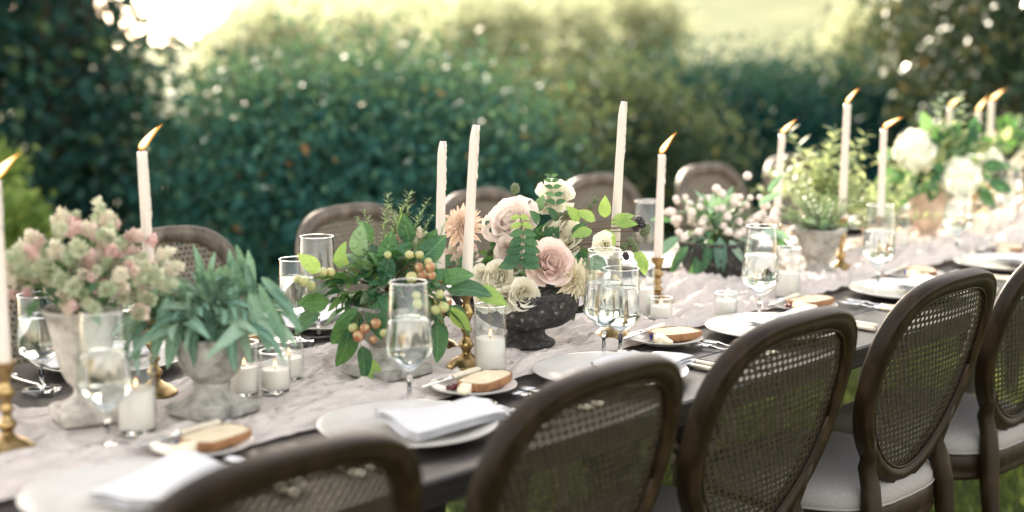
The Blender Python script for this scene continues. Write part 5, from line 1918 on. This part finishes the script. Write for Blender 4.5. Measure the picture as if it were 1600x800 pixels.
for k_ in range(210):
    a = rnd.uniform(0, 2 * math.pi)
    el = rnd.uniform(-.35, 1.35)
    d_ = Vector((math.cos(a) * math.cos(el), math.sin(a) * math.cos(el), math.sin(el)))
    p = base + Vector((0, 0, .06)) + RT * .03 + Vector((d_.x * .16, d_.y * .15, d_.z * .13)) * rnd.uniform(.5, 1.05)
    if p.z < base.z + .005 or any((p + d_ * .03 - hc).cross(view_dir(hc)).length < hr * 1.25 and depth_of(p) < depth_of(hc) + .06 for hc, hr in HYC):
        continue
    put((SL if k_ % 3 == 0 else GM if k_ % 3 == 1 else DL)[k_ % 2], 'leaf', root, T(p - O) @ orient(d_ + Vector((rnd.uniform(-.6, .6), rnd.uniform(-.6, .6), rnd.uniform(-.5, .4))), d_ + Vector((0, 0, .5))) @ S(rnd.uniform(.045, .085)))
for px, py, sx, sz, L in ((1478, 270, -.8, .5, .06), (1478, 275, -.9, -.2, .06), (1470, 232, -.3, .9, .08), (1480, 225, .4, .8, .08), (1512, 232, .3, 1, .08), (1525, 240, .8, .6, .08), (1535, 262, .9, .1, .08), (1545, 285, .9, -.3, .08), (1465, 255, .2, .6, .07), (1530, 300, .7, -.6, .07), (1462, 290, -.2, -.6, .06), (1450, 205, -.3, 1, .07), (1520, 215, .1, 1, .07), (1485, 215, .2, .9, .06), (1495, 225, .5, .7, .06), (1405, 270, -.8, -.3, .09), (1395, 300, -.9, -.2, .09), (1420, 300, -.6, -.7, .08)):
    p = at(px, py, dH - .07)
    put((SL[0], GM[0], DL[0])[rnd.randint(0, 2)], 'leaf', root, T(p - O) @ orient(RT * sx + Vector((0, 0, sz)) + view_dir(p) * .2, view_dir(p) + Vector((0, 0, .5))) @ S(L))

# ---- I: mixed flowers at the picture edge
base = Vector((PI_.x, PI_.y, PI_.z + .12))
root, O = arr('mixed_bouquet', 'mixed white flowers and greenery at the picture edge near the table end', 'bouquet', base)
dI = depth_of(base)
for k_ in range(130):
    a = rnd.uniform(0, 2 * math.pi)
    el = rnd.uniform(-.35, 1.4)
    d_ = Vector((math.cos(a) * math.cos(el), math.sin(a) * math.cos(el), math.sin(el)))
    p = base + Vector((0, 0, .07)) + RT * .03 + Vector((d_.x * .17, d_.y * .16, d_.z * .15)) * rnd.uniform(.5, 1.05)
    put((SL if k_ % 3 == 0 else GM if k_ % 3 == 1 else DL)[k_ % 2], 'leaf', root, T(p - O) @ orient(d_ + Vector((rnd.uniform(-.6, .6), rnd.uniform(-.6, .6), rnd.uniform(-.5, .4)))) @ S(rnd.uniform(.04, .075)))
for k_ in range(34):
    p = at(rnd.uniform(1545, 1640), rnd.uniform(205, 320), dI + rnd.uniform(-.12, .08))
    if k_ % 4 == 0:
        rose(root, O, p, bloom_dir(p, rnd.uniform(-.4, .4), .4), .026, MAT['white_petal'], 'rose', 6)
    else:
        put(CL[k_ % 6], 'flower_head', root, T(p - O) @ axis_z((rnd.uniform(-.5, .5), rnd.uniform(-.5, .5), 1)) @ S(rnd.uniform(.014, .02)))

# ================================================================= RUNNER
bunch = [(3.02, .66, .16, .030), (3.30, .50, .14, .022), (3.62, .45, .16, .030), (3.95, .48, .18, .032), (4.30, .46, .16, .026), (4.85, .48, .22, .028), (5.3, .6, .3, .06), (5.9, .6, .3, .05)]


def runner_h(x, y, v):
    n1 = noise.noise(Vector((x * 1.5, y * 25 + 2.4 * noise.noise(Vector((x * 4, y * 5, 1))), 0.3)))
    n2 = noise.noise(Vector((x * 5, y * 64 + 2.5 * noise.noise(Vector((x * 9, y * 9, 5))), 2.1)))
    n3 = noise.noise(Vector((x * 30, y * 95, 7.7)))
    h_ = 0.020 * (1 - abs(n1)) ** 4 + 0.013 * (1 - abs(n2)) ** 3.5 + 0.003 * n3
    for bx_, by_, br, bh in bunch:
        q = ((x - bx_) ** 2 / (br * 1.5) ** 2 + (y - by_) ** 2 / (br * .8) ** 2)
        if q < 4:
            g = math.exp(-q * 1.6)
            h_ += bh * g * (.45 + .75 * (1 - abs(noise.noise(Vector((x * 5 + y * 4, y * 26 - x * 4, bx_))))) ** 2)
    f_ = 1.0
    for fx, fy, fr_ in flat_spots:
        dd = math.hypot(x - fx, y - fy)
        if dd < fr_ * 1.5:
            f_ = min(f_, max(0, (dd - fr_ * .72) / (fr_ * .78)))
    h_ *= f_
    return ZT + 0.0022 + h_


NX, NY = 900, 84
X0r, X1r = -0.2, 8.0
rv = np.zeros(((NX + 1) * (NY + 1), 3))
ii = 0
for i in range(NX + 1):
    u = i / NX
    x = X0r + (X1r - X0r) * u ** 1.25
    ya = .365 + .022 * math.sin(x * 2.3 + .6) + .012 * noise.noise(Vector((x * 5, 0, 0))) + .004 * noise.noise(Vector((x * 30, 3, 0))) + (.03 if x > 3.3 else 0) * min(1, (x - 3.3) * 2)
    yb = .845 + .025 * math.sin(x * 1.9 + 2) + .012 * noise.noise(Vector((x * 5, 9, 0))) + .004 * noise.noise(Vector((x * 30, 13, 0)))
    for j in range(NY + 1):
        v = j / NY
        y = ya + (yb - ya) * v
        h_ = runner_h(x, y, v)
        e = min(v, 1 - v) * 14
        if e < 1:
            h_ = ZT + 0.0014 + (h_ - ZT - .0014) * (e * .7 + .3)
        rv[ii] = (x + .004 * noise.noise(Vector((x * 20, y * 20, 4))), y + .006 * noise.noise(Vector((x * 14, y * 14, 8))), h_)
        ii += 1
ia = (np.arange(NX)[:, None] * (NY + 1) + np.arange(NY)[None, :]).ravel()
rf = np.stack([ia, ia + NY + 1, ia + NY + 2, ia + 1], -1)
tag(put(big_mesh('table_runner', rv, rf, MAT['gauze'], True), 'table_runner'), 'crinkled blush gauze runner down the middle of the table', 'table runner')
